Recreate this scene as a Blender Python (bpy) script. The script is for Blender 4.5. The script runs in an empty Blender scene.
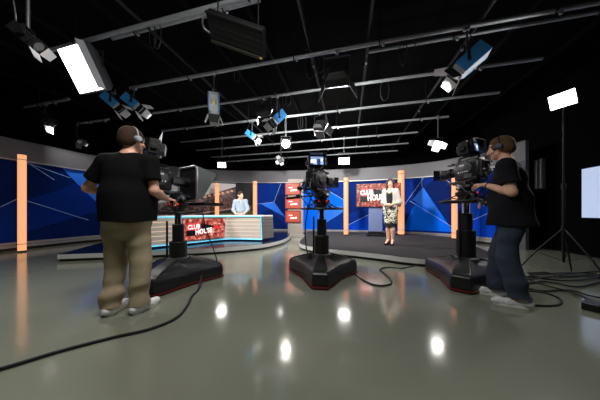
import bpy, math, random
import numpy as np
from mathutils import Vector, Matrix, Euler

random.seed(7)
SC = bpy.context.scene
COL = SC.collection
F = 204.0          # focal length in pixels of the 600 px wide frame
H = 1.0            # camera height
HZ = 212.0         # row of the horizon
PI = math.pi

def at(px, py, Y):
    return Vector(((px - 300) / F * Y, Y, H + (HZ - py) / F * Y))

def fl(px, py, z=0.0):
    Y = (H - z) * F / (py - HZ)
    return Vector(((px - 300) / F * Y, Y, z))

DX, DY = 0.2334, 0.9724      # direction of the room's depth axis
def room(l, d, z=0.0):
    return Vector((l * DY + d * DX, -l * DX + d * DY, z))

# ------------------------------------------------------------------ materials
def srgb(c):
    return tuple(((v / 12.92) if v <= 0.04045 else ((v + 0.055) / 1.055) ** 2.4) for v in [x / 255 for x in c])

def mat(name, rgb, rough=0.5, metal=0.0, noise=0.0, nscale=20.0, emit=0.0, spec=0.5, bump=0.0, bscale=60.0, coat=0.0, ergb=None):
    m = bpy.data.materials.new(name); m.use_nodes = True
    nt = m.node_tree; b = nt.nodes['Principled BSDF']
    c = srgb(rgb)
    b.inputs['Roughness'].default_value = rough
    b.inputs['Metallic'].default_value = metal
    b.inputs['Specular IOR Level'].default_value = spec
    b.inputs['Coat Weight'].default_value = coat
    b.inputs['Base Color'].default_value = (*c, 1)
    if noise > 0 or bump > 0:
        tc = nt.nodes.new('ShaderNodeTexCoord')
    if noise > 0:
        n = nt.nodes.new('ShaderNodeTexNoise'); n.inputs['Scale'].default_value = nscale; n.inputs['Detail'].default_value = 4
        r = nt.nodes.new('ShaderNodeMix'); r.data_type = 'RGBA'
        r.inputs['A'].default_value = (*[v * (1 - noise) for v in c], 1)
        r.inputs['B'].default_value = (*[min(1, v * (1 + noise)) for v in c], 1)
        nt.links.new(tc.outputs['Object'], n.inputs['Vector'])
        nt.links.new(n.outputs['Fac'], r.inputs['Factor'])
        nt.links.new(r.outputs['Result'], b.inputs['Base Color'])
    if bump > 0:
        n2 = nt.nodes.new('ShaderNodeTexNoise'); n2.inputs['Scale'].default_value = bscale; n2.inputs['Detail'].default_value = 3
        bp = nt.nodes.new('ShaderNodeBump'); bp.inputs['Strength'].default_value = bump; bp.inputs['Distance'].default_value = 0.01
        nt.links.new(tc.outputs['Object'], n2.inputs['Vector'])
        nt.links.new(n2.outputs['Fac'], bp.inputs['Height'])
        nt.links.new(bp.outputs['Normal'], b.inputs['Normal'])
    if emit > 0:
        b.inputs['Emission Color'].default_value = (*srgb(ergb or rgb), 1)
        b.inputs['Emission Strength'].default_value = emit
    return m

def noise_emit(name, cols, scale, strength, detail=6):
    """a lit picture made of mottled colours (crowds in the stands)"""
    m = bpy.data.materials.new(name); m.use_nodes = True
    nt = m.node_tree; b = nt.nodes['Principled BSDF']
    tc = nt.nodes.new('ShaderNodeTexCoord')
    n = nt.nodes.new('ShaderNodeTexNoise'); n.inputs['Scale'].default_value = scale; n.inputs['Detail'].default_value = detail
    r = nt.nodes.new('ShaderNodeValToRGB')
    r.color_ramp.elements[0].position = 0.36; r.color_ramp.elements[0].color = (*srgb(cols[0]), 1)
    r.color_ramp.elements[1].position = 0.66; r.color_ramp.elements[1].color = (*srgb(cols[-1]), 1)
    for i, c in enumerate(cols[1:-1]):
        e = r.color_ramp.elements.new(0.36 + 0.3 * (i + 1) / (len(cols) - 1)); e.color = (*srgb(c), 1)
    nt.links.new(tc.outputs['Object'], n.inputs['Vector'])
    nt.links.new(n.outputs['Fac'], r.inputs['Fac'])
    b.inputs['Base Color'].default_value = (0.01, 0.01, 0.01, 1)
    b.inputs['Roughness'].default_value = 0.35
    nt.links.new(r.outputs['Color'], b.inputs['Emission Color'])
    b.inputs['Emission Strength'].default_value = strength
    return m

M = {}
M['ceiling'] = mat('black ceiling paint', (9, 9, 10), 0.95, noise=0.3, nscale=1.5, spec=0.08)
M['blackwall'] = mat('black wall paint', (5, 5, 6), 0.95, noise=0.2, nscale=3, spec=0.08)
M['joist'] = mat('dark joist paint', (18, 18, 19), 0.8, spec=0.15)
M['pipe'] = mat('galvanised pipe', (176, 181, 186), 0.45, 0.4, noise=0.25, nscale=8)
M['blackpole'] = mat('black stand tube', (12, 12, 13), 0.5)
M['darkpipe'] = mat('dark grey pipe', (34, 35, 38), 0.55, 0.3)
M['clamp'] = mat('black iron', (34, 34, 36), 0.55, 0.4)
M['black'] = mat('black satin plastic', (15, 15, 17), 0.45, noise=0.2, nscale=30)
M['blackgloss'] = mat('black glossy plastic', (14, 14, 16), 0.2)
M['darkgrey'] = mat('dark grey shell', (27, 27, 30), 0.36, noise=0.12, nscale=15)
M['midgrey'] = mat('mid grey metal', (78, 80, 84), 0.4, 0.3)
M['silver'] = mat('brushed silver', (205, 206, 208), 0.3, 0.9, noise=0.12, nscale=60)
M['chrome'] = mat('polished steel', (215, 216, 218), 0.18, 1.0)
M['whitepaint'] = mat('white painted metal', (226, 228, 232), 0.45)
M['bumper'] = mat('red rubber bumper', (100, 24, 22), 0.5)
M['rubber'] = mat('black cable rubber', (16, 16, 17), 0.5)
M['lampblue'] = mat('blue lamp housing', (60, 150, 226), 0.4)
M['lampgrey'] = mat('grey lamp housing', (196, 200, 206), 0.45)
M['barn'] = mat('black barn door metal', (24, 24, 26), 0.55, 0.2)
M['barnlit'] = mat('lit barn door inside', (225, 225, 228), 0.5)  # white paints lamplight onto the insides of black barn doors
M['glass_dark'] = mat('dark lens glass', (14, 16, 22), 0.08)
M['yellowlabel'] = mat('yellow label', (200, 170, 60), 0.5)
M['redlight'] = mat('red tally lamp', (220, 30, 25), 0.4, emit=1.2)

M['blue_deep'] = mat('deep blue print', (6, 44, 130), 0.7, noise=0.25, nscale=1.2, spec=0.06)
M['blue_dark'] = mat('dark blue print', (5, 32, 96), 0.7, noise=0.25, nscale=1.2, spec=0.06)
M['blue_mid'] = mat('mid blue print', (3, 62, 188), 0.7, noise=0.2, nscale=1.2, spec=0.06)
M['blue_bright'] = mat('bright blue print', (0, 104, 250), 0.7, noise=0.12, nscale=1.0, spec=0.06)
M['blue_pale'] = mat('pale blue print', (48, 120, 246), 0.7, spec=0.06, noise=0.15, nscale=1.0)
M['blue_line'] = mat('light blue line print', (130, 170, 235), 0.5)
M['cornice'] = mat('grey scenic paint', (100, 100, 104), 0.6, noise=0.08, nscale=2)
M['flatgrey'] = mat('grey flat paint', (78, 78, 84), 0.6, noise=0.08, nscale=2)
M['band'] = mat('satin silver band', (165, 165, 168), 0.38, 0.45, noise=0.08, nscale=4)
M['plinth'] = mat('black plinth', (14, 14, 16), 0.35)
M['carpet'] = mat('charcoal carpet', (40, 39, 41), 0.95, noise=0.35, nscale=40, bump=0.4, bscale=200)
M['deckblue'] = mat('dark blue gloss deck', (18, 26, 52), 0.16, noise=0.1, nscale=3)
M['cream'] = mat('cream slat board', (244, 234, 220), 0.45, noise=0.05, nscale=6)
M['warmglow'] = mat('warm light strip', (255, 214, 180), 0.5, emit=1.8)
M['cyanglow'] = mat('cyan light strip', (120, 225, 250), 0.5, emit=1.1, ergb=(96, 205, 245))
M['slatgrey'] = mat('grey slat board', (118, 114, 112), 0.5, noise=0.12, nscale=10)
M['colglow'] = mat('orange light column', (160, 90, 56), 0.5, emit=1.0, ergb=(255, 178, 128))
M['beige'] = mat('beige column panel', (140, 132, 124), 0.5, noise=0.05, nscale=5)
M['standblue'] = mat('grey blue stand panel', (96, 108, 146), 0.45)
M['lampwhite'] = mat('lit lamp face', (255, 252, 246), 0.5, emit=8.0)
M['barngrey'] = mat('dimly lit barn door inside', (110, 112, 116), 0.5)  # grey paints weaker lamplight onto black barn door insides
M['lamphot'] = mat('lit lamp lens', (255, 250, 240), 0.5, emit=45.0)
M['lampdim'] = mat('dim lamp face', (255, 250, 236), 0.5, emit=5.0)
M['tv'] = mat('pale lit screen', (176, 192, 222), 0.4, emit=0.85, ergb=(178, 194, 224))
M['vfscreen'] = mat('viewfinder picture', (150, 175, 225), 0.3, emit=0.9, ergb=(150, 175, 228))
M['vfwhite'] = mat('viewfinder bright patch', (240, 244, 250), 0.3, emit=1.2)
M['vfdark'] = mat('viewfinder dark patch', (40, 60, 110), 0.3, emit=0.6)
M['scr_crowd'] = noise_emit('screen crowd red', [(84, 26, 24), (150, 52, 44), (196, 96, 80), (226, 172, 150)], 11, 1.15)
M['scr_red'] = mat('screen red', (214, 44, 40), 0.4, emit=0.9, ergb=(214, 40, 38))
M['scr_pink'] = mat('screen magenta', (214, 60, 110), 0.4, emit=0.9, ergb=(214, 56, 106))
M['scr_black'] = mat('screen black', (14, 12, 12), 0.4)
M['scr_white'] = mat('screen white', (250, 250, 250), 0.4, emit=1.0)
M['scr_brown'] = mat('screen dark red', (112, 34, 26), 0.4, emit=0.25, ergb=(118, 36, 28))
M['scr_rust'] = mat('screen rust', (150, 66, 50), 0.4, emit=0.3, ergb=(156, 70, 52))
M['mu_sky'] = mat('mural white sky', (236, 236, 238), 0.5, noise=0.06, nscale=2)
M['mu_dark'] = mat('mural night blue', (20, 23, 36), 0.5, noise=0.4, nscale=2)
M['mu_field'] = mat('mural green field', (78, 96, 44), 0.5, noise=0.2, nscale=6)
M['mu_rail'] = mat('mural pale rail', (176, 150, 140), 0.5)
M['mu_lights'] = mat('mural warm lights', (250, 205, 180), 0.5)
def crowd(name, cols, scale):
    m = noise_emit(name, cols, scale, 0.0)
    nt = m.node_tree; b = nt.nodes['Principled BSDF']
    src = b.inputs['Emission Color'].links[0].from_socket
    nt.links.new(src, b.inputs['Base Color']); return m
M['mu_crowd'] = crowd('mural crowd', [(48, 34, 35), (92, 66, 63), (150, 114, 106)], 14)
M['mu_stand'] = crowd('mural upper stand', [(58, 48, 55), (110, 94, 96), (165, 138, 130)], 9)

def floor_mat():
    m = bpy.data.materials.new('polished grey floor'); m.use_nodes = True
    nt = m.node_tree; b = nt.nodes['Principled BSDF']
    tc = nt.nodes.new('ShaderNodeTexCoord')
    n = nt.nodes.new('ShaderNodeTexNoise'); n.inputs['Scale'].default_value = 0.8; n.inputs['Detail'].default_value = 5
    r = nt.nodes.new('ShaderNodeMix'); r.data_type = 'RGBA'
    r.inputs['A'].default_value = (*srgb((124, 128, 113)), 1); r.inputs['B'].default_value = (*srgb((138, 142, 127)), 1)
    nt.links.new(tc.outputs['Object'], n.inputs['Vector']); nt.links.new(n.outputs['Fac'], r.inputs['Factor'])
    nt.links.new(r.outputs['Result'], b.inputs['Base Color'])
    n2 = nt.nodes.new('ShaderNodeTexNoise'); n2.inputs['Scale'].default_value = 5; n2.inputs['Detail'].default_value = 6
    mr = nt.nodes.new('ShaderNodeMapRange'); mr.inputs['To Min'].default_value = 0.085; mr.inputs['To Max'].default_value = 0.145
    nt.links.new(tc.outputs['Object'], n2.inputs['Vector']); nt.links.new(n2.outputs['Fac'], mr.inputs['Value'])
    nt.links.new(mr.outputs['Result'], b.inputs['Roughness'])
    n3 = nt.nodes.new('ShaderNodeTexNoise'); n3.inputs['Scale'].default_value = 9; n3.inputs['Detail'].default_value = 2
    bp = nt.nodes.new('ShaderNodeBump'); bp.inputs['Strength'].default_value = 0.03; bp.inputs['Distance'].default_value = 0.02
    nt.links.new(tc.outputs['Object'], n3.inputs['Vector']); nt.links.new(n3.outputs['Fac'], bp.inputs['Height'])
    nt.links.new(bp.outputs['Normal'], b.inputs['Normal'])
    b.inputs['Specular IOR Level'].default_value = 0.8
    return m
M['floor'] = floor_mat()

# ------------------------------------------------------------------ mesh builder
class MB:
    def __init__(s):
        s.v = []; s.f = []; s.m = []; s.T = Matrix.Identity(4)
    def add(s, vs, fs, m=0):
        o = len(s.v); T = s.T
        s.v += [tuple(T @ Vector(p)) for p in vs]
        for f in fs:
            s.f.append([i + o for i in f]); s.m.append(m)
    def box(s, c, size, R=None, m=0, taper=None):
        c = Vector(c); x, y, z = [q / 2 for q in size]
        tx, tz = taper or (1, 1)
        vs = [Vector((sx * x, sy * y, sz * z)) for sx in (-1, 1) for sy in (-1, 1) for sz in (-1, 1)]
        if taper: vs = [Vector((p.x * (tx if p.y > 0 else 1), p.y, p.z * (tz if p.y > 0 else 1))) for p in vs]
        if R is not None: vs = [R @ p for p in vs]
        s.add([p + c for p in vs], [(0, 1, 3, 2), (4, 6, 7, 5), (0, 4, 5, 1), (2, 3, 7, 6), (0, 2, 6, 4), (1, 5, 7, 3)], m)
    def bar(s, a, b, w, h, m=0):
        a = Vector(a); b = Vector(b); d = b - a
        q = d.to_track_quat('Y', 'Z').to_matrix()
        s.box((a + b) / 2, (w, d.length, h), q, m)
    def loft(s, rings, m=0, caps=True, closed=True):
        n = len(rings[0]); vs = [p for r in rings for p in r]; fs = []
        for i in range(len(rings) - 1):
            for j in range(n if closed else n - 1):
                k = (j + 1) % n
                fs.append((i * n + j, i * n + k, (i + 1) * n + k, (i + 1) * n + j))
        if caps:
            fs.append(tuple(reversed(range(n)))); fs.append(tuple((len(rings) - 1) * n + j for j in range(n)))
        s.add(vs, fs, m)
    def cyl(s, a, b, ra, rb=None, n=16, m=0, caps=True):
        rb = ra if rb is None else rb
        a = Vector(a); b = Vector(b); q = (b - a).to_track_quat('Z', 'Y')
        ra_ = [a + q @ Vector((math.cos(2 * PI * i / n) * ra, math.sin(2 * PI * i / n) * ra, 0)) for i in range(n)]
        rb_ = [b + q @ Vector((math.cos(2 * PI * i / n) * rb, math.sin(2 * PI * i / n) * rb, 0)) for i in range(n)]
        s.loft([ra_, rb_], m, caps)
    def lathe(s, prof, n=24, m=0, c=(0, 0, 0), caps=True):
        c = Vector(c)
        s.loft([[c + Vector((r * math.cos(2 * PI * i / n), r * math.sin(2 * PI * i / n), z)) for i in range(n)] for r, z in prof], m, caps)
    def tube(s, pts, r, n=8, m=0, closed=False):
        pts = [Vector(p) for p in pts]; N = len(pts); rings = []
        up = Vector((0, 0, 1)); prev = None
        for i in range(N):
            t = (pts[(i + 1) % N] - pts[i - 1]) if closed else (pts[min(i + 1, N - 1)] - pts[max(i - 1, 0)])
            if t.length < 1e-9: t = Vector((0, 0, 1))
            t.normalize()
            x = up.cross(t) if prev is None else (prev - t * prev.dot(t))
            if x.length < 1e-3: x = Vector((1, 0, 0)).cross(t)
            if x.length < 1e-3: x = Vector((0, 1, 0)).cross(t)
            x.normalize(); prev = x; y = t.cross(x)
            rings.append([pts[i] + x * math.cos(2 * PI * k / n) * r + y * math.sin(2 * PI * k / n) * r for k in range(n)])
        if closed: rings.append(rings[0])
        s.loft(rings, m, not closed)
    def ring(s, c, R, r, n=40, k=8, m=0, axis=None):
        c = Vector(c); q = Matrix.Identity(3) if axis is None else Vector(axis).to_track_quat('Z', 'Y').to_matrix()
        s.tube([c + q @ Vector((R * math.cos(2 * PI * i / n), R * math.sin(2 * PI * i / n), 0)) for i in range(n)], r, k, m, True)
    def prism(s, poly, z0, z1, m=0):
        s.loft([[Vector((p[0], p[1], z0)) for p in poly], [Vector((p[0], p[1], z1)) for p in poly]], m)
    def sphere(s, c, r, n=14, m=0, sc=(1, 1, 1)):
        c = Vector(c); rings = []
        for i in range(1, n):
            a = PI * i / n
            rings.append([c + Vector((r * sc[0] * math.sin(a) * math.cos(2 * PI * j / (2 * n)), r * sc[1] * math.sin(a) * math.sin(2 * PI * j / (2 * n)), -r * sc[2] * math.cos(a))) for j in range(2 * n)])
        s.loft(rings, m)
    def build(s, name, mats, parent=None, bevel=0.0, smooth=40, segs=2):
        me = bpy.data.meshes.new(name)
        me.from_pydata(s.v, [], s.f); me.update()
        mats = mats if isinstance(mats, (list, tuple)) else [mats]
        for q in mats: me.materials.append(q)
        me.polygons.foreach_set('material_index', s.m)
        if smooth:
            me.polygons.foreach_set('use_smooth', [True] * len(me.polygons))
            me.set_sharp_from_angle(angle=math.radians(smooth))
        o = bpy.data.objects.new(name, me); COL.objects.link(o)
        if parent is not None: o.parent = parent
        if bevel:
            b = o.modifiers.new('edge', 'BEVEL'); b.width = bevel; b.segments = segs; b.limit_method = 'ANGLE'
            b.angle_limit = math.radians(35); b.harden_normals = True
        return o

def tag(o, label, cat, group=None):
    o['label'] = label; o['category'] = cat
    if group: o['group'] = group
    return o
def thing(name, label, cat, loc=(0, 0, 0), rz=0.0, group=None):
    o = bpy.data.objects.new(name, None); COL.objects.link(o); o.empty_display_size = 0.1
    o.location = loc; o.rotation_euler = (0, 0, rz)
    return tag(o, label, cat, group)
def structure(o):
    o['kind'] = 'structure'; return o
def copy_tree(o, parent=None):
    c = o.copy(); COL.objects.link(c)
    if parent is not None: c.parent = parent
    for ch in [x for x in bpy.data.objects if x.parent == o]: copy_tree(ch, c)
    return c

def catmull(P, n=12, closed=False):
    P = [Vector(p) for p in P]; out = []; N = len(P)
    for i in range(N if closed else N - 1):
        p0 = P[i - 1] if (closed or i > 0) else P[0] * 2 - P[1]
        p1 = P[i]; p2 = P[(i + 1) % N]
        p3 = P[(i + 2) % N] if (closed or i + 2 < N) else P[-1] * 2 - P[-2]
        for k in range(n):
            t = k / n
            out.append(0.5 * ((2 * p1) + (p2 - p0) * t + (2 * p0 - 5 * p1 + 4 * p2 - p3) * t * t + (3 * p1 - p0 - 3 * p2 + p3) * t ** 3))
    if not closed: out.append(P[-1])
    return out

def text_into(mb, body, size, T, m, shear=0.0):
    """lettering as flat faces in the local XZ plane, facing -Y"""
    cu = bpy.data.curves.new('lettering', 'FONT'); cu.body = body; cu.size = size; cu.align_x = 'CENTER'; cu.align_y = 'CENTER'
    cu.offset = size * 0.025; cu.resolution_u = 3; cu.shear = shear
    ob = bpy.data.objects.new('lettering', cu); COL.objects.link(ob)
    dg = bpy.context.evaluated_depsgraph_get(); dg.update()
    me = bpy.data.meshes.new_from_object(ob.evaluated_get(dg))
    R = Matrix.Rotation(PI / 2, 4, 'X')
    mb.add([T @ (R @ v.co) for v in me.vertices], [tuple(p.vertices) for p in me.polygons], m)
    bpy.data.objects.remove(ob); bpy.data.curves.remove(cu); bpy.data.meshes.remove(me)

# ------------------------------------------------------------------ signed distance bodies
class SDF:
    def __init__(s, lo, hi, h):
        s.h = h; s.lo = np.array(lo, float); s.n = np.ceil((np.array(hi, float) - s.lo) / h).astype(int) + 1
        s.f = np.full(s.n, 0.5, np.float32)
        s.ax = [s.lo[i] + h * np.arange(s.n[i]) for i in range(3)]
    def _apply(s, fn, lo, hi, k, op='add'):
        pad = k + 3 * s.h
        a = np.clip(np.floor((np.array(lo) - pad - s.lo) / s.h).astype(int), 0, s.n - 1)
        b = np.clip(np.ceil((np.array(hi) + pad - s.lo) / s.h).astype(int) + 1, 1, s.n)
        if np.any(b <= a): return
        X, Y, Z = np.meshgrid(s.ax[0][a[0]:b[0]], s.ax[1][a[1]:b[1]], s.ax[2][a[2]:b[2]], indexing='ij')
        d = fn(X, Y, Z).astype(np.float32)
        g = s.f[a[0]:b[0], a[1]:b[1], a[2]:b[2]]
        if op == 'add':
            if k > 0:
                t = np.clip(0.5 + 0.5 * (g - d) / k, 0, 1); g[...] = g + (d - g) * t - k * t * (1 - t)
            else: np.minimum(g, d, out=g)
        else:
            d = -d
            if k > 0:
                t = np.clip(0.5 - 0.5 * (g - d) / k, 0, 1); g[...] = g + (d - g) * t + k * t * (1 - t)
            else: np.maximum(g, d, out=g)
    def cone(s, a, b, ra, rb, k=0.02, flat=None, clip=None):
        """tapered limb; flat = (unit axis, factor) squeezes across an axis; clip = (point, normal) keeps the side behind the normal"""
        a = np.array(a, float); b = np.array(b, float); r = max(ra, rb)
        ab = b - a; L2 = max(ab @ ab, 1e-9)
        def fn(X, Y, Z):
            px, py, pz = X - a[0], Y - a[1], Z - a[2]
            t = np.clip((px * ab[0] + py * ab[1] + pz * ab[2]) / L2, 0, 1)
            dx, dy, dz = px - t * ab[0], py - t * ab[1], pz - t * ab[2]
            if flat is not None:
                u, q = flat; w = dx * u[0] + dy * u[1] + dz * u[2]; g = w * (1 / q - 1)
                dx, dy, dz = dx + u[0] * g, dy + u[1] * g, dz + u[2] * g
            d = np.sqrt(dx * dx + dy * dy + dz * dz) - (ra + (rb - ra) * t)
            if clip is not None:
                c, nn = clip; d = np.maximum(d, (X - c[0]) * nn[0] + (Y - c[1]) * nn[1] + (Z - c[2]) * nn[2])
            return d
        s._apply(fn, np.minimum(a, b) - r, np.maximum(a, b) + r, k)
    def ell(s, c, r, R=None, k=0.02, op='add', clip=None):
        c = np.array(c, float); r = np.array(r, float); R = np.eye(3) if R is None else np.array(R)
        def fn(X, Y, Z):
            p = [X - c[0], Y - c[1], Z - c[2]]
            q = [R[0][i] * p[0] + R[1][i] * p[1] + R[2][i] * p[2] for i in range(3)]
            k0 = np.sqrt(sum((q[i] / r[i]) ** 2 for i in range(3))); k1 = np.sqrt(sum((q[i] / r[i] ** 2) ** 2 for i in range(3))) + 1e-9
            d = k0 * (k0 - 1) / k1
            if clip is not None:
                cc, nn = clip; d = np.maximum(d, (X - cc[0]) * nn[0] + (Y - cc[1]) * nn[1] + (Z - cc[2]) * nn[2])
            return d
        m = r.max(); s._apply(fn, c - m, c + m, k, op)
    def cut(s, c, nn):
        X, Y, Z = np.meshgrid(*s.ax, indexing='ij')
        np.maximum(s.f, ((X - c[0]) * nn[0] + (Y - c[1]) * nn[1] + (Z - c[2]) * nn[2]).astype(np.float32), out=s.f)
    def mesh(s, smooth=1):
        f = s.f.copy()
        f[0] = f[-1] = 0.5; f[:, 0] = f[:, -1] = 0.5; f[:, :, 0] = f[:, :, -1] = 0.5
        ins = f < 0; nx, ny, nz = np.array(f.shape) - 1
        cnt = np.zeros((nx, ny, nz), np.uint8)
        for i in (0, 1):
            for j in (0, 1):
                for k in (0, 1): cnt += ins[i:i + nx, j:j + ny, k:k + nz]
        cells = np.argwhere((cnt > 0) & (cnt < 8))
        idx = np.full((nx, ny, nz), -1, np.int64); idx[tuple(cells.T)] = np.arange(len(cells))
        acc = np.zeros((len(cells), 3)); num = np.zeros(len(cells))
        for axis in range(3):
            for u in (0, 1):
                for v in (0, 1):
                    o = np.zeros(3, int); oth = [q for q in range(3) if q != axis]; o[oth[0]] = u; o[oth[1]] = v
                    p0 = cells + o; e = np.zeros(3, int); e[axis] = 1; p1 = p0 + e
                    f0 = f[tuple(p0.T)]; f1 = f[tuple(p1.T)]; hit = (f0 < 0) != (f1 < 0)
                    t = f0[hit] / (f0[hit] - f1[hit])
                    acc[hit] += p0[hit] + t[:, None] * e; num[hit] += 1
        V = s.lo + s.h * acc / num[:, None]
        Q = []
        for axis in range(3):
            e = [0, 0, 0]; e[axis] = 1
            sh = list(f.shape); sh[axis] -= 1
            A = ins[tuple(slice(0, sh[q]) for q in range(3))]
            B = ins[tuple(slice(e[q], e[q] + sh[q]) for q in range(3))]
            E = np.argwhere(A != B)
            if not len(E): continue
            flip = A[tuple(E.T)]
            b, c = [(axis + 1) % 3, (axis + 2) % 3]
            def cell(db, dc):
                q = E.copy(); q[:, b] += db; q[:, c] += dc; return idx[tuple(q.T)]
            q = np.stack([cell(-1, -1), cell(0, -1), cell(0, 0), cell(-1, 0)], 1)
            q[~flip] = q[~flip][:, ::-1]
            Q.append(q)
        Q = np.concatenate(Q)
        for _ in range(smooth):
            nb = np.zeros_like(V); ct = np.zeros(len(V))
            for i in range(4):
                a, b2 = Q[:, i], Q[:, (i + 1) % 4]
                np.add.at(nb, a, V[b2]); np.add.at(ct, a, 1); np.add.at(nb, b2, V[a]); np.add.at(ct, b2, 1)
            V = V * 0.5 + 0.5 * nb / ct[:, None]
        return V, Q

def sdf_obj(name, V, Q, mats, parent=None, region=None):
    me = bpy.data.meshes.new(name)
    me.vertices.add(len(V)); me.vertices.foreach_set('co', V.astype(np.float32).ravel())
    me.loops.add(len(Q) * 4); me.loops.foreach_set('vertex_index', Q.astype(np.int32).ravel())
    me.polygons.add(len(Q)); me.polygons.foreach_set('loop_start', (np.arange(len(Q)) * 4).astype(np.int32))
    me.update(calc_edges=True); me.validate()
    mats = mats if isinstance(mats, (list, tuple)) else [mats]
    for q in mats: me.materials.append(q)
    if region is not None:
        C = V[Q].mean(1); me.polygons.foreach_set('material_index', region(C).astype(np.int32))
    me.polygons.foreach_set('use_smooth', [True] * len(me.polygons)); me.update()
    o = bpy.data.objects.new(name, me); COL.objects.link(o)
    if parent is not None: o.parent = parent
    return o

# ------------------------------------------------------------------ people
def vnormals(V, Q):
    n = np.cross(V[Q[:, 2]] - V[Q[:, 0]], V[Q[:, 3]] - V[Q[:, 1]]); N = np.zeros_like(V)
    for i in range(4): np.add.at(N, Q[:, i], n)
    return N / (np.linalg.norm(N, axis=1)[:, None] + 1e-12)
def wrinkle(V, Q, amp, seed=1, zfreq=26, lo=-9, hi=9):
    r = np.random.RandomState(seed); d = np.zeros(len(V))
    for i in range(7):
        w = np.array([r.uniform(-14, 14), r.uniform(-14, 14), r.uniform(0.4, 1.2) * zfreq]); d += np.sin(V @ w + r.uniform(0, 6)) / (1 + 0.35 * i)
    fade = np.clip((V[:, 2] - lo) / 0.08, 0, 1) * np.clip((hi - V[:, 2]) / 0.08, 0, 1)
    return V + vnormals(V, Q) * (amp * d * fade)[:, None]

def unit(v):
    v = np.array(v, float); return v / np.linalg.norm(v)

def add_hand(S, w, d, n, ts, curl, sc=1.0):
    """palm, four unequal bent fingers and a thumb leaving the side of the palm"""
    d = unit(d); n = unit(np.array(n) - d * (np.array(n) @ d)); u = np.cross(d, n)
    w = np.array(w, float)
    S.cone(w - d * 0.02, w + d * 0.03 * sc, 0.026 * sc, 0.031 * sc, 0.015, (n, 0.62))
    S.cone(w + d * 0.03 * sc, w + d * 0.082 * sc, 0.034 * sc, 0.037 * sc, 0.012, (n, 0.42))
    L = [0.072, 0.082, 0.076, 0.06]; off = [0.033, 0.011, -0.011, -0.032]
    for i in range(4):
        o = off[i] * ts; b = w + d * (0.088 - 0.006 * abs(i - 1)) * sc + u * o * sc
        dd = unit(d + u * o * 3.0)
        p1 = b + (dd * math.cos(curl) + n * math.sin(curl)) * L[i] * 0.5 * sc
        p2 = p1 + (dd * math.cos(curl * 2.1) + n * math.sin(curl * 2.1)) * L[i] * 0.34 * sc
        p3 = p2 + (dd * math.cos(curl * 2.9) + n * math.sin(curl * 2.9)) * L[i] * 0.24 * sc
        S.cone(b - dd * 0.015, p1, 0.0095 * sc, 0.0088 * sc, 0.004); S.cone(p1, p2, 0.0088 * sc, 0.008 * sc, 0.003); S.cone(p2, p3, 0.008 * sc, 0.0068 * sc, 0.003)
    t0 = w + d * 0.022 * sc + u * ts * 0.026 * sc
    t1 = t0 + unit(d * 0.62 + u * ts * 0.7 + n * 0.35) * 0.042 * sc
    t2 = t1 + unit(d * 0.85 + u * ts * 0.15 + n * 0.6) * 0.034 * sc
    S.cone(t0, t1, 0.013 * sc, 0.0105 * sc, 0.008); S.cone(t1, t2, 0.0105 * sc, 0.0085 * sc, 0.004)

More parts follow.
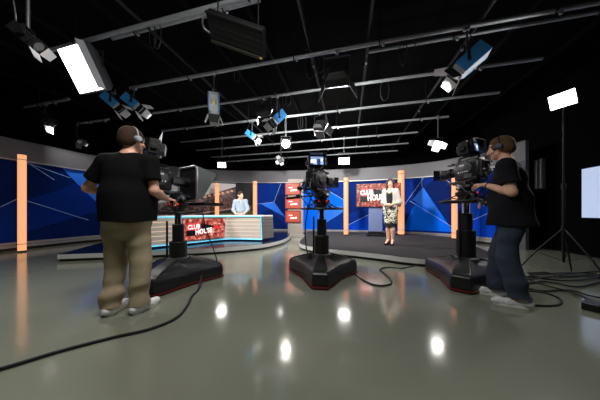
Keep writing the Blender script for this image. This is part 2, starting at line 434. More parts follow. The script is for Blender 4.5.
def person(label, loc, az, J, head, skin, group=None, h=0.0065, outfit=None):
    """J: joints in the person's own frame (x right, y forward, z up)"""
    J = {k: np.array(v, float) for k, v in J.items()}
    wid = outfit.get('wid', 1.0); fem = outfit.get('fem', False)
    hs = head.get('s', 1.0); a = math.radians(head['az']); p = math.radians(head.get('pitch', 0))
    rt = np.array([math.cos(a), -math.sin(a), 0]); f0 = np.array([math.sin(a), math.cos(a), 0]); up0 = np.array([0, 0, 1.0])
    fw = f0 * math.cos(p) - up0 * math.sin(p); up = up0 * math.cos(p) + f0 * math.sin(p)
    Rh = np.stack([rt, fw, up], 1); hc = np.array(head['c'], float)
    hp = lambda x, y, z: hc + hs * (rt * x + fw * y + up * z)
    allp = np.array(list(J.values()) + [hc]); lo = allp.min(0) - 0.3; hi = allp.max(0) + 0.3; lo[2] = max(lo[2], allp[:, 2].min() - 0.12)
    yy = (0, 1, 0)
    S = SDF(lo, hi, h)
    # trunk
    S.cone(J['pelvis'], J['waist'], 0.155 * wid, 0.145 * wid, 0.03, (yy, 0.72))
    S.cone(J['waist'], J['chest'], 0.145 * wid, 0.160 * wid, 0.05, (yy, 0.68))
    for s in 'LR':
        S.cone(J['chest'] + (0, 0, 0.07), J['sh' + s], 0.085, 0.058 * (0.85 if fem else 1), 0.05)
        S.cone(J['neck'] + (0, 0, 0.0), J['sh' + s] + (0, 0, 0.01), 0.05, 0.045, 0.05)
        kf = 0.82 if fem else 1.0
        S.cone(J['sh' + s], J['el' + s], 0.054 * kf, 0.043 * kf, 0.03)
        m = J['el' + s] * 0.7 + J['wr' + s] * 0.3
        S.cone(J['el' + s], m, 0.043 * kf, 0.044 * kf, 0.02); S.cone(m, J['wr' + s], 0.044 * kf, 0.027 * kf, 0.02)
        S.cone(J['hip' + s], J['kn' + s], 0.085, 0.057, 0.03)
        m = J['kn' + s] * 0.66 + J['an' + s] * 0.34
        S.cone(J['kn' + s], m, 0.054, 0.057, 0.02); S.cone(m, J['an' + s], 0.057, 0.036, 0.02)
        S.cone(J['an' + s] - (0, 0, 0.01), J['toe' + s] - (0, 0, 0.014), 0.034, 0.022, 0.02)
        add_hand(S, J['wr' + s], J['hd' + s], J['pn' + s], 1 if s == 'L' else -1, outfit.get('curl' + s, 0.55), hs * (0.9 if fem else 1))
    # neck and head
    S.cone(J['neck'] - (0, 0, 0.03), hp(0, -0.015, -0.06), 0.058 * (0.8 if fem else 1), 0.052 * (0.82 if fem else 1), 0.035)
    S.ell(hp(0, -0.008, 0.03), np.array([0.077, 0.098, 0.092]) * hs, Rh, 0.02)
    S.ell(hp(0, 0.028, -0.048), np.array([0.058, 0.064, 0.068]) * hs, Rh, 0.03)
    S.ell(hp(0, 0.078, -0.1), np.array([0.022, 0.018, 0.017]) * hs, Rh, 0.02)
    S.ell(hp(0, 0.082, 0.036), np.array([0.05, 0.014, 0.012]) * hs, Rh, 0.015)
    for q in (-1, 1):
        S.ell(hp(q * 0.031, 0.098, 0.012), np.array([0.017, 0.015, 0.011]) * hs, Rh, 0.01, 'sub')
        S.ell(hp(q * 0.031, 0.079, 0.012), np.array([0.0125, 0.0125, 0.0125]) * hs, Rh, 0.003)
        S.ell(hp(q * 0.04, 0.068, -0.03), np.array([0.022, 0.02, 0.018]) * hs, Rh, 0.015)
        S.ell(hp(q * 0.08, -0.008, -0.008), np.array([0.011, 0.021, 0.033]) * hs, Rh, 0.008)
    S.cone(hp(0, 0.094, 0.012), hp(0, 0.114, -0.026), 0.0085 * hs, 0.0125 * hs, 0.01)
    for q in (-1, 1): S.ell(hp(q * 0.012, 0.104, -0.03), np.array([0.009, 0.011, 0.008]) * hs, Rh, 0.006)
    S.ell(hp(0, 0.092, -0.058), np.array([0.024, 0.01, 0.006]) * hs, Rh, 0.006)
    S.ell(hp(0, 0.090, -0.07), np.array([0.021, 0.011, 0.007]) * hs, Rh, 0.006)
    V, Q = S.mesh(1)
    def region(C):
        q = (C - hc) @ Rh / hs; x, y, z = np.abs(q[:, 0]), q[:, 1], q[:, 2]
        r = np.zeros(len(C), int)
        r[(x > 0.018) & (x < 0.044) & (np.abs(z - 0.012) < 0.0085) & (y > 0.06)] = 1
        r[(x > 0.025) & (x < 0.037) & (np.abs(z - 0.012) < 0.0075) & (y > 0.06)] = 2
        r[(x > 0.014) & (x < 0.05) & (np.abs(z - 0.038 + (x - 0.03) ** 2 * 6) < 0.0055) & (y > 0.05)] = 3
        r[(x < 0.025) & (np.abs(z + 0.064) < 0.0125) & (y > 0.08)] = 4
        if outfit.get('smile'): r[(x < 0.02) & (np.abs(z + 0.063 - (x * x) * 14) < 0.0045) & (y > 0.08)] = 1
        return r
    body = sdf_obj('person', V, Q, [skin, M['eyewhite'], M['eyedark'], outfit['hairmat'], M['lips']], None, region)
    body.location = loc; body.rotation_euler = (0, 0, -math.radians(az))
    tag(body, label, 'person', group)
    # hair
    G = SDF(hc - 0.34 * np.ones(3) - (0, 0, 0.14 if outfit.get('long') else 0), hc + 0.2, 0.006)
    G.ell(hp(0, -0.012, 0.034), np.array([0.085, 0.106, 0.100]) * hs, Rh, 0)
    if outfit.get('long'):
        G.cone(hp(0, -0.07, 0.0), hp(0, -0.09, -0.22), 0.075 * hs, 0.06 * hs, 0.03, (tuple(fw), 0.6))
        for q in (-1, 1): G.cone(hp(q * 0.074, -0.01, 0.03), hp(q * 0.092, 0.03, -0.25), 0.034 * hs, 0.03 * hs, 0.03); G.cone(hp(q * 0.03, 0.075, 0.095), hp(q * 0.078, 0.04, 0.0), 0.022, 0.03, 0.02)
    else:
        G.ell(hp(0, -0.05, -0.01), np.array([0.077, 0.069, 0.1]) * hs, Rh, 0.02)
        for q in (-1, 1): G.ell(hp(q * 0.088, 0.022, -0.045), np.array([0.035, 0.034, 0.055]) * hs, Rh, 0.01, 'sub')
        G.ell(hp(0, -0.02, -0.15), np.array([0.12, 0.14, 0.08]) * hs, Rh, 0.01, 'sub')
    G.ell(hp(0, 0.115, -0.03), np.array([0.064 if outfit.get('long') else 0.082, 0.075, 0.098]) * hs, Rh, 0.012, 'sub')
    V, Q = G.mesh(1); V = wrinkle(V, Q, 0.0022, 5, 60)
    sdf_obj('hair', V, Q, outfit['hairmat'], body)
    outfit['dress'](body, J, lo, hi, wid, hp, Rh, hs)
    return body

def tee(mat_, hem, sleeve=0.62, seed=3, loose=0.0, long_=False, amp=0.006):
    def f(body, J, lo, hi, wid, name='t_shirt'):
        yy = (0, 1, 0); S = SDF(lo, hi, 0.009); g = 0.016 + loose
        S.cone(J['pelvis'] - (0, 0, 0.12), J['waist'], 0.175 * wid + g, 0.158 * wid + g, 0.03, (yy, 0.92))
        S.cone(J['waist'], J['chest'], 0.153 * wid + g, 0.164 * wid + g * 0.6, 0.05, (yy, 0.70))
        for s in 'LR':
            S.cone(J['chest'] + (0, 0, 0.07), J['sh' + s], 0.098, 0.072, 0.05)
            S.cone(J['neck'] - (0, 0, 0.012), J['sh' + s] + (0, 0, 0.012), 0.05, 0.056, 0.04)
            if long_:
                S.cone(J['sh' + s], J['el' + s], 0.068, 0.058, 0.03)
                e = J['el' + s] + (J['wr' + s] - J['el' + s]) * 0.55; S.cone(J['el' + s], e, 0.057, 0.05, 0.02, None, (e, unit(J['wr' + s] - J['el' + s])))
            else:
                e = J['sh' + s] + (J['el' + s] - J['sh' + s]) * sleeve
                S.cone(J['sh' + s], e, 0.071 + loose, 0.070 + loose, 0.035, None, (e, unit(J['el' + s] - J['sh' + s])))
        S.cut((0, 0, hem), (0, 0.0, -1))
        V, Q = S.mesh(2); V = wrinkle(V, Q, amp, seed, 16)
        return sdf_obj(name, V, Q, mat_, body)
    return f

def trousers(body, J, lo, hi, wid, mat_, seed, cuff=0.06, leg=1.0):
    yy = (0, 1, 0); S = SDF(lo, hi, 0.009)
    S.cone(J['pelvis'] + (0, 0, 0.06), J['pelvis'] - (0, 0, 0.04), 0.155 * wid, 0.166 * wid, 0.02, (yy, 0.76))
    for s in 'LR':
        S.cone(J['hip' + s], J['kn' + s], 0.098 * leg, 0.083 * leg, 0.03)
        S.cone(J['kn' + s], J['an' + s] - (0, 0, 0.03), 0.081 * leg, 0.083 * leg, 0.03)
    # seat
    S.ell(J['pelvis'] + (-0.07 * wid, -0.03, -0.10), (0.08 * wid, 0.08, 0.12), None, 0.06); S.ell(J['pelvis'] + (0.07 * wid, -0.03, -0.10), (0.08 * wid, 0.08, 0.12), None, 0.06)
    S.cut((0, 0, cuff), (0, 0, -1))
    V, Q = S.mesh(2); V = wrinkle(V, Q, 0.005, seed, 14); V = wrinkle(V, Q, 0.008, seed + 1, 34, -9, 0.36); V = wrinkle(V, Q, 0.005, seed + 2, 26, 0.6, 0.92)
    return sdf_obj('trousers', V, Q, mat_, body)

def shoes(body, J, matu, mats_):
    for s in 'LR':
        an, toe = J['an' + s], J['toe' + s]; d = unit((toe - an) * (1, 1, 0)); n = np.array([d[1], -d[0], 0])
        z = an[2] - 0.09; b = np.array([an[0], an[1], z]); heel = b - d * 0.055; tip = b + d * 0.225
        lo = np.minimum(heel, tip) - 0.12; hi = np.maximum(heel, tip) + 0.12; lo[2] = z - 0.05; hi[2] = z + 0.2
        S = SDF(lo, hi, 0.006)
        S.cone(heel + (0, 0, 0.055), tip - d * 0.03 + (0, 0, 0.035), 0.04, 0.038, 0.02); S.cone(b + d * 0.1 + (0, 0, 0.035), tip - d * 0.035 + (0, 0, 0.032), 0.048, 0.042, 0.02, ((0, 0, 1), 0.8))
        S.cone(heel + d * 0.03 + (0, 0, 0.06), heel + d * 0.05 + (0, 0, 0.115), 0.04, 0.043, 0.02)
        S.cut((0, 0, z + 0.02), (0, 0, -1))
        V, Q = S.mesh(1); o = sdf_obj('shoe', V, Q, matu, body)
        P = []
        for i in range(24):
            t = 2 * PI * i / 24; x = math.cos(t); y = math.sin(t)
            w = 0.043 + 0.007 * (x > 0) * math.sin(PI * min(1, max(0, x)))
            P.append(b + d * (0.083 + 0.146 * x) + n * (w * (abs(y) ** 0.7) * (1 if y > 0 else -1)))
        mb = MB(); mb.prism([(q[0], q[1]) for q in P], z, z + 0.028); mb.build('sole', mats_, o, 0.004)

def headset(body, hp, shell, band, mic=True):
    mb = MB(); R = 0.1
    mb.tube([hp(R * 0.96 * math.sin(t), -0.012, 0.012 + 0.118 * math.cos(t)) for t in np.linspace(-1.55, 1.55, 22)], 0.0065, 8)
    o = mb.build('headset', band, body)
    for q in (-1, 1):
        mb = MB(); mb.cyl(hp(q * 0.078, -0.008, 0), hp(q * 0.112, -0.008, 0), 0.035, 0.03, 20); mb.cyl(hp(q * 0.112, -0.008, 0), hp(q * 0.118, -0.008, 0), 0.026, 0.02, 20)
        mb.build('ear_cup', shell, o, 0.004)
    if mic:
        mb = MB(); mb.tube(catmull([hp(-0.11, 0.0, -0.02), hp(-0.105, 0.05, -0.055), hp(-0.075, 0.1, -0.075), hp(-0.04, 0.125, -0.075)], 5), 0.004, 6); mb.sphere(hp(-0.036, 0.127, -0.074), 0.013, 7)
        mb.build('microphone', M['black'], o)

M['skin1'] = mat('skin tan', (226, 172, 146), 0.5, noise=0.06, nscale=12)
M['skin2'] = mat('skin fair', (230, 180, 154), 0.5, noise=0.06, nscale=12)
M['eyewhite'] = mat('eye white', (232, 228, 222), 0.3)
M['eyedark'] = mat('eye iris', (40, 28, 22), 0.2)
M['lips'] = mat('lips', (178, 96, 88), 0.45)
M['hair_dark'] = mat('dark brown hair', (58, 44, 32), 0.85, noise=0.5, nscale=90, spec=0.2)
M['hair_brown'] = mat('mid brown hair', (92, 70, 50), 0.85, noise=0.5, nscale=90, spec=0.2)
M['hair_long'] = mat('long brown hair', (70, 42, 28), 0.5, noise=0.4, nscale=50)
M['tee_black'] = mat('black cotton', (17, 17, 18), 0.9, noise=0.15, nscale=60, spec=0.1)
M['tee_char'] = mat('charcoal cotton', (30, 29, 34), 0.9, noise=0.15, nscale=60, spec=0.12)
M['khaki'] = mat('khaki twill', (164, 150, 124), 0.9, noise=0.12, nscale=30, spec=0.15)
M['denim'] = mat('dark denim', (48, 58, 74), 0.9, noise=0.3, nscale=14)
M['trainer'] = mat('white trainer', (244, 244, 246), 0.5)
M['trainer2'] = mat('grey and blue trainer', (214, 222, 234), 0.55, noise=0.6, nscale=34)
M['sole'] = mat('white sole', (236, 236, 234), 0.6)
M['headset_grey'] = mat('silver headset shell', (176, 180, 190), 0.35, 0.3)
M['headset_dark'] = mat('slate headset shell', (58, 66, 78), 0.4)
M['shirt_pale'] = mat('pale blue shirt', (150, 165, 180), 0.8, noise=0.06, nscale=20)
M['cardigan'] = mat('white knit', (200, 198, 192), 0.85, noise=0.05, nscale=40)
M['black_top'] = mat('black knit top', (22, 20, 24), 0.8)
def floral():
    m = bpy.data.materials.new('black and white floral cloth'); m.use_nodes = True
    nt = m.node_tree; b = nt.nodes['Principled BSDF']; b.inputs['Roughness'].default_value = 0.8
    tc = nt.nodes.new('ShaderNodeTexCoord'); n = nt.nodes.new('ShaderNodeTexNoise'); n.inputs['Scale'].default_value = 13; n.inputs['Detail'].default_value = 2; n.inputs['Distortion'].default_value = 1.5
    r = nt.nodes.new('ShaderNodeValToRGB'); r.color_ramp.interpolation = 'CONSTANT'
    r.color_ramp.elements[0].color = (*srgb((30, 28, 28)), 1); r.color_ramp.elements[1].position = 0.47; r.color_ramp.elements[1].color = (*srgb((232, 226, 206)), 1)
    e = r.color_ramp.elements.new(0.62); e.color = (*srgb((120, 116, 108)), 1)
    nt.links.new(tc.outputs['Object'], n.inputs['Vector']); nt.links.new(n.outputs['Fac'], r.inputs['Fac']); nt.links.new(r.outputs['Color'], b.inputs['Base Color'])
    return m
M['floral'] = floral()

# --- camera operator at the left, seen from behind
JL = dict(pelvis=(0, 0, 0.98), waist=(0, 0.01, 1.14), chest=(0, 0.0, 1.36), neck=(0, 0.0, 1.565),
          shL=(-0.21, 0, 1.50), elL=(-0.40, 0.02, 1.24), wrL=(-0.21, 0.25, 1.155), hdL=(0.35, 0.8, -0.05), pnL=(0.1, 0.0, -1),
          shR=(0.21, 0, 1.50), elR=(0.265, -0.02, 1.21), wrR=(0.245, 0.24, 1.145), hdR=(-0.02, 1, -0.08), pnR=(0, 0, -1),
          hipL=(-0.10, 0, 0.92), hipR=(0.10, 0, 0.92), knL=(-0.115, 0.0, 0.51), knR=(0.115, 0.01, 0.51),
          anL=(-0.12, -0.05, 0.09), anR=(0.125, -0.03, 0.09), toeL=(-0.13, 0.10, 0.05), toeR=(0.16, 0.12, 0.05))
def dressL(body, J, lo, hi, wid, hp, Rh, hs):
    tee(M['tee_black'], 0.90, 0.66, 3, 0.012)(body, J, lo, hi, wid)
    trousers(body, J, lo, hi, wid, M['khaki'], 11, 0.07, 1.1); shoes(body, J, M['trainer'], M['sole']); headset(body, hp, M['headset_grey'], M['headset_grey'])
person('heavyset camera operator in black t-shirt and khaki trousers, seen from behind, wearing a silver headset', (-1.735, 2.06, 0), -4, JL,
       dict(c=(0.02, 0.03, 1.735), az=22, pitch=4, s=1.04), M['skin1'], 'people in the studio',
       outfit=dict(wid=1.28, hairmat=M['hair_dark'], dress=dressL, curlL=0.7, curlR=0.7))

# --- camera operator at the right, in profile
JR = dict(pelvis=(0, 0, 0.97), waist=(0, 0.015, 1.13), chest=(0, 0.02, 1.36), neck=(0, 0.035, 1.565),
          shL=(-0.20, 0.02, 1.50), elL=(-0.235, -0.03, 1.205), wrL=(-0.10, 0.20, 1.315), hdL=(0.3, 0.9, 0.1), pnL=(0.3, 0.0, -1),
          shR=(0.20, 0.02, 1.50), elR=(0.29, 0.0, 1.21), wrR=(0.22, 0.20, 1.12), hdR=(-0.1, 1, -0.05), pnR=(0, 0, -1),
          hipL=(-0.09, 0, 0.91), hipR=(0.09, 0, 0.91), knL=(-0.12, 0.02, 0.50), knR=(0.09, 0.12, 0.50),
          anL=(-0.14, -0.09, 0.09), anR=(0.08, 0.13, 0.09), toeL=(-0.19, 0.06, 0.05), toeR=(0.05, 0.28, 0.05))
def dressR(body, J, lo, hi, wid, hp, Rh, hs):
    tee(M['tee_char'], 0.85, 0.7, 8, 0.010)(body, J, lo, hi, wid)
    trousers(body, J, lo, hi, wid, M['denim'], 21, 0.10, 1.08); shoes(body, J, M['trainer2'], M['sole']); headset(body, hp, M['headset_dark'], M['black'])
    mb = MB(); w = J['wrL']; d = unit(J['wrL'] - J['elL']); mb.ring(w - d * 0.03, 0.031, 0.006, 20, 6, 0, d); mb.build('wristband', M['black'], body)
person('camera operator in charcoal t-shirt and dark jeans standing in profile, wearing a slate headset', (2.36, 2.28, 0), -38, JR,
       dict(c=(0, 0.085, 1.735), az=4, pitch=8, s=1.03), M['skin2'], 'people in the studio',
       outfit=dict(wid=1.12, hairmat=M['hair_brown'], dress=dressR, curlL=0.7, curlR=0.7))

# --- presenter standing on the carpeted platform
JW = dict(pelvis=(0, 0, 0.98), waist=(0, 0, 1.12), chest=(0, 0.01, 1.28), neck=(0, 0.0, 1.45),
          shL=(-0.145, 0, 1.385), elL=(-0.195, -0.03, 1.10), wrL=(-0.07, 0.16, 1.03), hdL=(0.8, 0.5, -0.05), pnL=(0.3, -0.9, 0),
          shR=(0.145, 0, 1.385), elR=(0.195, -0.03, 1.10), wrR=(0.08, 0.16, 1.04), hdR=(-0.8, 0.5, -0.05), pnR=(-0.3, -0.9, 0),
          hipL=(-0.08, 0, 0.93), hipR=(0.08, 0, 0.93), knL=(-0.06, 0.03, 0.52), knR=(0.06, 0.0, 0.52),
          anL=(-0.05, 0.0, 0.14), anR=(0.06, -0.03, 0.14), toeL=(-0.07, 0.14, 0.05), toeR=(0.09, 0.11, 0.05))
def dressW(body, J, lo, hi, wid, hp, Rh, hs):
    yy = (0, 1, 0)
    S = SDF(lo, hi, 0.009)
    S.cone(J['pelvis'] + (0, 0, 0.04), J['waist'], 0.148, 0.138, 0.03, (yy, 0.76)); S.cone(J['waist'], J['chest'], 0.14, 0.15, 0.05, (yy, 0.72))
    for s in 'LR': S.cone(J['chest'] + (0, 0, 0.05), J['sh' + s] - (0, 0, 0.01), 0.085, 0.052, 0.05)
    S.ell(J['neck'] + (0, 0.11, -0.02), (0.07, 0.1, 0.11), None, 0.01, 'sub'); S.cut((0, 0, 1.02), (0, 0, -1))
    V, Q = S.mesh(1); sdf_obj('black_top', V, Q, M['black_top'], body)
    S = SDF(lo, hi, 0.009)
    S.cone(J['pelvis'] + (0, 0, 0.10), J['chest'], 0.152, 0.155, 0.03, (yy, 0.76))
    for s in 'LR':
        S.cone(J['chest'] + (0, 0, 0.05), J['sh' + s], 0.09, 0.058, 0.05); S.cone(J['neck'] - (0, 0, 0.02), J['sh' + s], 0.05, 0.05, 0.04)
        e = J['el' + s] + (J['wr' + s] - J['el' + s]) * 0.35
        S.cone(J['sh' + s], J['el' + s], 0.056, 0.06, 0.03); S.cone(J['el' + s], e, 0.06, 0.056, 0.02, None, (e, unit(J['wr' + s] - J['el' + s])))
    S.ell(J['chest'] + (0, 0.16, 0.02), (0.085, 0.15, 0.36), None, 0.01, 'sub'); S.cut((0, 0, 1.0), (0, 0, -1))
    V, Q = S.mesh(1); V = wrinkle(V, Q, 0.003, 31, 18); sdf_obj('cardigan', V, Q, M['cardigan'], body)
    S = SDF(lo, hi, 0.009)
    S.cone(J['waist'] - (0, 0, 0.06), J['pelvis'] - (0, 0, 0.06), 0.142, 0.182, 0.03, (yy, 0.78)); S.cone(J['pelvis'] - (0, 0, 0.06), (0, 0.01, 0.56), 0.182, 0.15, 0.04, (yy, 0.8)); S.cone((0, 0.01, 0.56), (0, 0.01, 0.4), 0.15, 0.14, 0.02, (yy, 0.8))
    S.cut((0, 0, 0.56), (0, 0, -1)); S.cut((0, 0, 1.05), (0, 0, 1))
    V, Q = S.mesh(1); sk = sdf_obj('skirt', V, Q, M['floral'], body)
    S = SDF(lo, hi, 0.009); S.cone((0, 0.01, 0.66), (0, 0.01, 0.40), 0.147, 0.139, 0, (yy, 0.8)); S.cut((0, 0, 0.485), (0, 0, -1)); S.cut((0, 0, 0.565), (0, 0, 1))
    V, Q = S.mesh(0); sdf_obj('skirt_hem', V, Q, M['black_top'], sk)
    for s in 'LR':
        an, toe = J['an' + s], J['toe' + s]; d = unit((toe - an) * (1, 1, 0)); b = np.array([an[0], an[1], 0])
        S = SDF(b - 0.2, b + 0.3, 0.007)
        S.cone(b - d * 0.03 + (0, 0, 0.085), b + d * 0.12 + (0, 0, 0.025), 0.038, 0.036, 0.02); S.cone(b + d * 0.12 + (0, 0, 0.025), b + d * 0.18 + (0, 0, 0.018), 0.036, 0.018, 0.02)
        S.cone(b - d * 0.045 + (0, 0, 0.07), b - d * 0.05, 0.02, 0.008, 0.015); S.ell(b + d * 0.03 + (0, 0, 0.13), (0.05, 0.05, 0.055), None, 0.01, 'sub'); S.cut((0, 0, 0), (0, 0, -1))
        V, Q = S.mesh(1); sdf_obj('shoe', V, Q, M['blackgloss'], body)
WOMAN = fl(390.5, 245, 0.15)
person('presenter with long brown hair in white cardigan and floral skirt standing on the carpeted platform', tuple(WOMAN), 218, JW,
       dict(c=(0, 0.02, 1.585), az=-12, pitch=0, s=0.95), M['skin2'], 'people in the studio', h=0.0075,
       outfit=dict(wid=0.8, fem=True, long=True, smile=True, hairmat=M['hair_long'], dress=dressW, curlL=0.6, curlR=0.6))

# --- presenter sitting behind the desk
JH = dict(pelvis=(0, 0, 0.70), waist=(0, 0.015, 0.86), chest=(0, 0.03, 1.06), neck=(0, 0.04, 1.265),
          shL=(-0.165, 0.03, 1.20), elL=(-0.24, 0.10, 0.92), wrL=(-0.13, 0.33, 0.80), hdL=(0.7, 0.6, -0.05), pnL=(0, 0, -1),
          shR=(0.165, 0.03, 1.20), elR=(0.24, 0.10, 0.92), wrR=(0.13, 0.33, 0.80), hdR=(-0.7, 0.6, -0.05), pnR=(0, 0, -1),
          hipL=(-0.09, 0, 0.66), hipR=(0.09, 0, 0.66), knL=(-0.13, 0.40, 0.60), knR=(0.13, 0.40, 0.60),
          anL=(-0.12, 0.30, 0.20), anR=(0.12, 0.30, 0.20), toeL=(-0.13, 0.44, 0.16), toeR=(0.13, 0.44, 0.16))
def dressH(body, J, lo, hi, wid, hp, Rh, hs):
    o = tee(M['shirt_pale'], 0.68, 1, 13, 0.008, True)(body, J, lo, hi, wid, 'shirt')
    mb = MB()
    for q in (-1, 1): mb.loft([[J['neck'] + (q * 0.058, -0.02, 0.01), J['neck'] + (q * 0.075, -0.02, -0.02)], [J['neck'] + (q * 0.055, 0.05, 0.005), J['neck'] + (q * 0.085, 0.06, -0.045)], [J['neck'] + (q * 0.03, 0.088, -0.03), J['neck'] + (q * 0.055, 0.115, -0.09)]], 0, False, False)
    c = mb.build('collar', M['shirt_pale'], o); sm = c.modifiers.new('thick', 'SOLIDIFY'); sm.thickness = 0.006; sm.offset = 0
    trousers(body, J, lo, hi, wid, M['denim'], 23, 0.18, 0.85); shoes(body, J, M['black'], M['black'])
HOST = Vector((-2.0, 6.88, 0.15))
person('smiling presenter with short dark hair in pale blue shirt sitting behind the curved desk', tuple(HOST), 168, JH,
       dict(c=(0, 0.055, 1.40), az=-36, pitch=0, s=1.06), M['skin2'], 'people in the studio', h=0.0075,
       outfit=dict(wid=0.9, smile=True, hairmat=M['hair_dark'], dress=dressH, curlL=0.3, curlR=0.3))

# ------------------------------------------------------------------ the room
ZC = 4.35
LL, LR, DN, DF = -9.2, 5.25, -4.0, 12.2     # room extents in its own axes
def slab(name, pts, m, thick):
    mb = MB(); mb.loft([[Vector(p) for p in pts], [Vector(p) + Vector(thick) for p in pts]]); return structure(mb.build(name, m, smooth=0))
slab('floor', [room(LL, DN), room(LR, DN), room(LR, DF), room(LL, DF)], M['floor'], (0, 0, -0.1))
slab('ceiling', [room(LL, DN, ZC), room(LR, DN, ZC), room(LR, DF, ZC), room(LL, DF, ZC)], M['ceiling'], (0, 0, 0.1))
def wall(name, a, b, out):
    a = Vector(a); b = Vector(b); z = Vector((0, 0, ZC))
    slab(name, [a, b, b + z, a + z], M['blackwall'], out)
dl = Vector((DY, -DX, 0)); dd_ = Vector((DX, DY, 0))
wall('wall_left', room(LL, DN), room(LL, DF), -0.1 * dl)
wall('wall_right', room(LR, DN), room(LR, DF), 0.1 * dl)
wall('wall_back', room(LL, DF), room(LR, DF), 0.1 * dd_)
wall('wall_front', room(LL, DN), room(LR, DN), -0.1 * dd_)
# black boarded joists under the ceiling
for i, l in enumerate([-8.0, -6.6, -5.2, -3.9, -2.55, -1.6, 2.9, 4.2]):
    mb = MB(); mb.bar(room(l, DN + 0.1, ZC - 0.03), room(l, DF - 0.1, ZC - 0.03), 0.07, 0.06); structure(mb.build('trim_%d' % (i + 1), M['joist'], smooth=0))

# ------------------------------------------------------------------ curved scenic wall
def pw(px, Y): return ((px - 300) / F * Y, Y, 0)
WPTS = [(-7.35, 2.6, 0), (-7.5, 4.0, 0), pw(0, 5.08), pw(45, 5.8), pw(90, 6.75), pw(150, 8.05), pw(215, 9.15), pw(260, 9.4), pw(300, 9.3), pw(345, 9.0), pw(378, 8.6), pw(420, 7.95), pw(450, 7.3), pw(490, 6.25), pw(527, 5.35)]
WC = catmull(WPTS, 14)
WS = [0.0]
for i in range(1, len(WC)): WS.append(WS[-1] + (WC[i] - WC[i - 1]).length)
def wpos(s):
    s = max(0, min(WS[-1] - 1e-6, s)); i = int(np.searchsorted(WS, s, side='right')) - 1; i = min(i, len(WC) - 2)
    t = (s - WS[i]) / (WS[i + 1] - WS[i]); P = WC[i].lerp(WC[i + 1], t)
    T = (WC[min(i + 2, len(WC) - 1)] - WC[max(i - 1, 0)]).normalized()
    return P, Vector((T.y, -T.x, 0))       # point, inward normal
def s_of(px):
    best = None
    for s in np.linspace(0.3, WS[-1], 1500):
        P, _ = wpos(s); e = abs(300 + F * P.x / P.y - px)
        if best is None or e < best[0]: best = (e, s, P.y)
    return best[1], best[2]
S_END, _ = s_of(527); S_BLUE, _ = s_of(499)
def wband(mb, s0, s1, z0, z1, o0, o1, m=0, step=0.16):
    n = max(2, int((s1 - s0) / step)); rings = []
    for i in range(n + 1):
        P, N = wpos(s0 + (s1 - s0) * i / n)
        rings.append([P + N * o0 + Vector((0, 0, z0)), P + N * o1 + Vector((0, 0, z0)), P + N * o1 + Vector((0, 0, z1)), P + N * o0 + Vector((0, 0, z1))])
    mb.loft(rings, m)
ZB0, ZB1, ZTOP = 0.215, 2.33, 2.86
def clip_poly(P, s0, s1):
    def half(P, f, inter):
        out = []
        for i in range(len(P)):
            a, b = P[i - 1], P[i]
            if f(a) != f(b): out.append(inter(a, b))
            if f(b): out.append(b)
        return out
    def at_s(v): return lambda a, b: (v, a[1] + (b[1] - a[1]) * (v - a[0]) / (b[0] - a[0]))
    P = half(P, lambda p: p[0] >= s0, at_s(s0))
    return half(P, lambda p: p[0] <= s1, at_s(s1)) if P else P
def patch(mb, sz, off, m):
    a = min(p[0] for p in sz); b = max(p[0] for p in sz); n = max(1, int((b - a) / 0.14)); st = (b - a) / n
    for i in range(n):
        q = clip_poly(sz, a + i * st, a + (i + 1) * st)
        if len(q) >= 3:
            vs = []
            for s, z in q:
                P, N = wpos(s); vs.append(P + N * off + Vector((0, 0, z)))
            mb.add(vs, [tuple(range(len(vs)))], m)
def sz(px, py):
    s, Y = s_of(px); return (s, max(ZB0, min(ZB1, H + (HZ - py) / F * Y)))
def lpatch(mb, a, b, off, m, w=0.018):
    (s0, z0), (s1, z1) = sz(*a), sz(*b); d = Vector((s1 - s0, z1 - z0)).normalized(); n = Vector((-d.y, d.x)) * w / 2
    patch(mb, [(s0 + n.x, z0 + n.y), (s1 + n.x, z1 + n.y), (s1 - n.x, z1 - n.y), (s0 - n.x, z0 - n.y)], off, m)

mb = MB()   # printed graphic
wband(mb, 0, S_BLUE, ZB0, ZB1, -0.06, 0.0, 0)
PATCH = [  # pixel outlines of the printed triangles, material, layer
    ([(62, 160), (118, 160), (118, 222)], 4, 2), ([(0, 207), (60, 190), (100, 150), (0, 150)], 1, 1), ([(24, 232), (95, 212), (110, 245), (20, 250)], 1, 1),
    ([(120, 160), (190, 176), (190, 232), (130, 232)], 2, 1),
    ([(256, 180), (276, 180), (272, 203), (256, 206)], 0, 1), ([(261, 204), (274, 202), (285, 217)], 4, 2), ([(274, 202), (280, 180), (292, 180), (287, 218)], 1, 1), ([(258, 215), (270, 209), (288, 232), (258, 232)], 1, 2),
    ([(302, 180), (318, 180), (336, 198), (302, 206)], 1, 1), ([(302, 194), (313, 187), (322, 232), (302, 232)], 3, 2), ([(316, 232), (326, 206), (343, 206), (343, 212)], 4, 3), ([(322, 187), (344, 200), (344, 206), (318, 208)], 3, 2), ([(313, 187), (322, 187), (320, 206), (316, 206)], 2, 2),
    ([(346, 180), (403, 176), (392, 198), (346, 215)], 1, 1), ([(346, 226), (374, 212), (403, 205), (403, 236), (346, 236)], 2, 1),
    ([(402, 230), (423, 187), (453, 232)], 3, 3), ([(402, 168), (422, 170), (423, 187), (404, 224)], 0, 1), ([(423, 187), (440, 172), (468, 168), (470, 238), (453, 232)], 1, 1), ([(412, 200), (423, 187), (440, 214)], 4, 4),
    ([(470, 238), (483, 198), (500, 240)], 2, 2), ([(478, 168), (500, 165), (500, 200), (484, 198)], 1, 1)]
for P, m, k in PATCH: patch(mb, [sz(*p) for p in P], 0.003 * k, m)
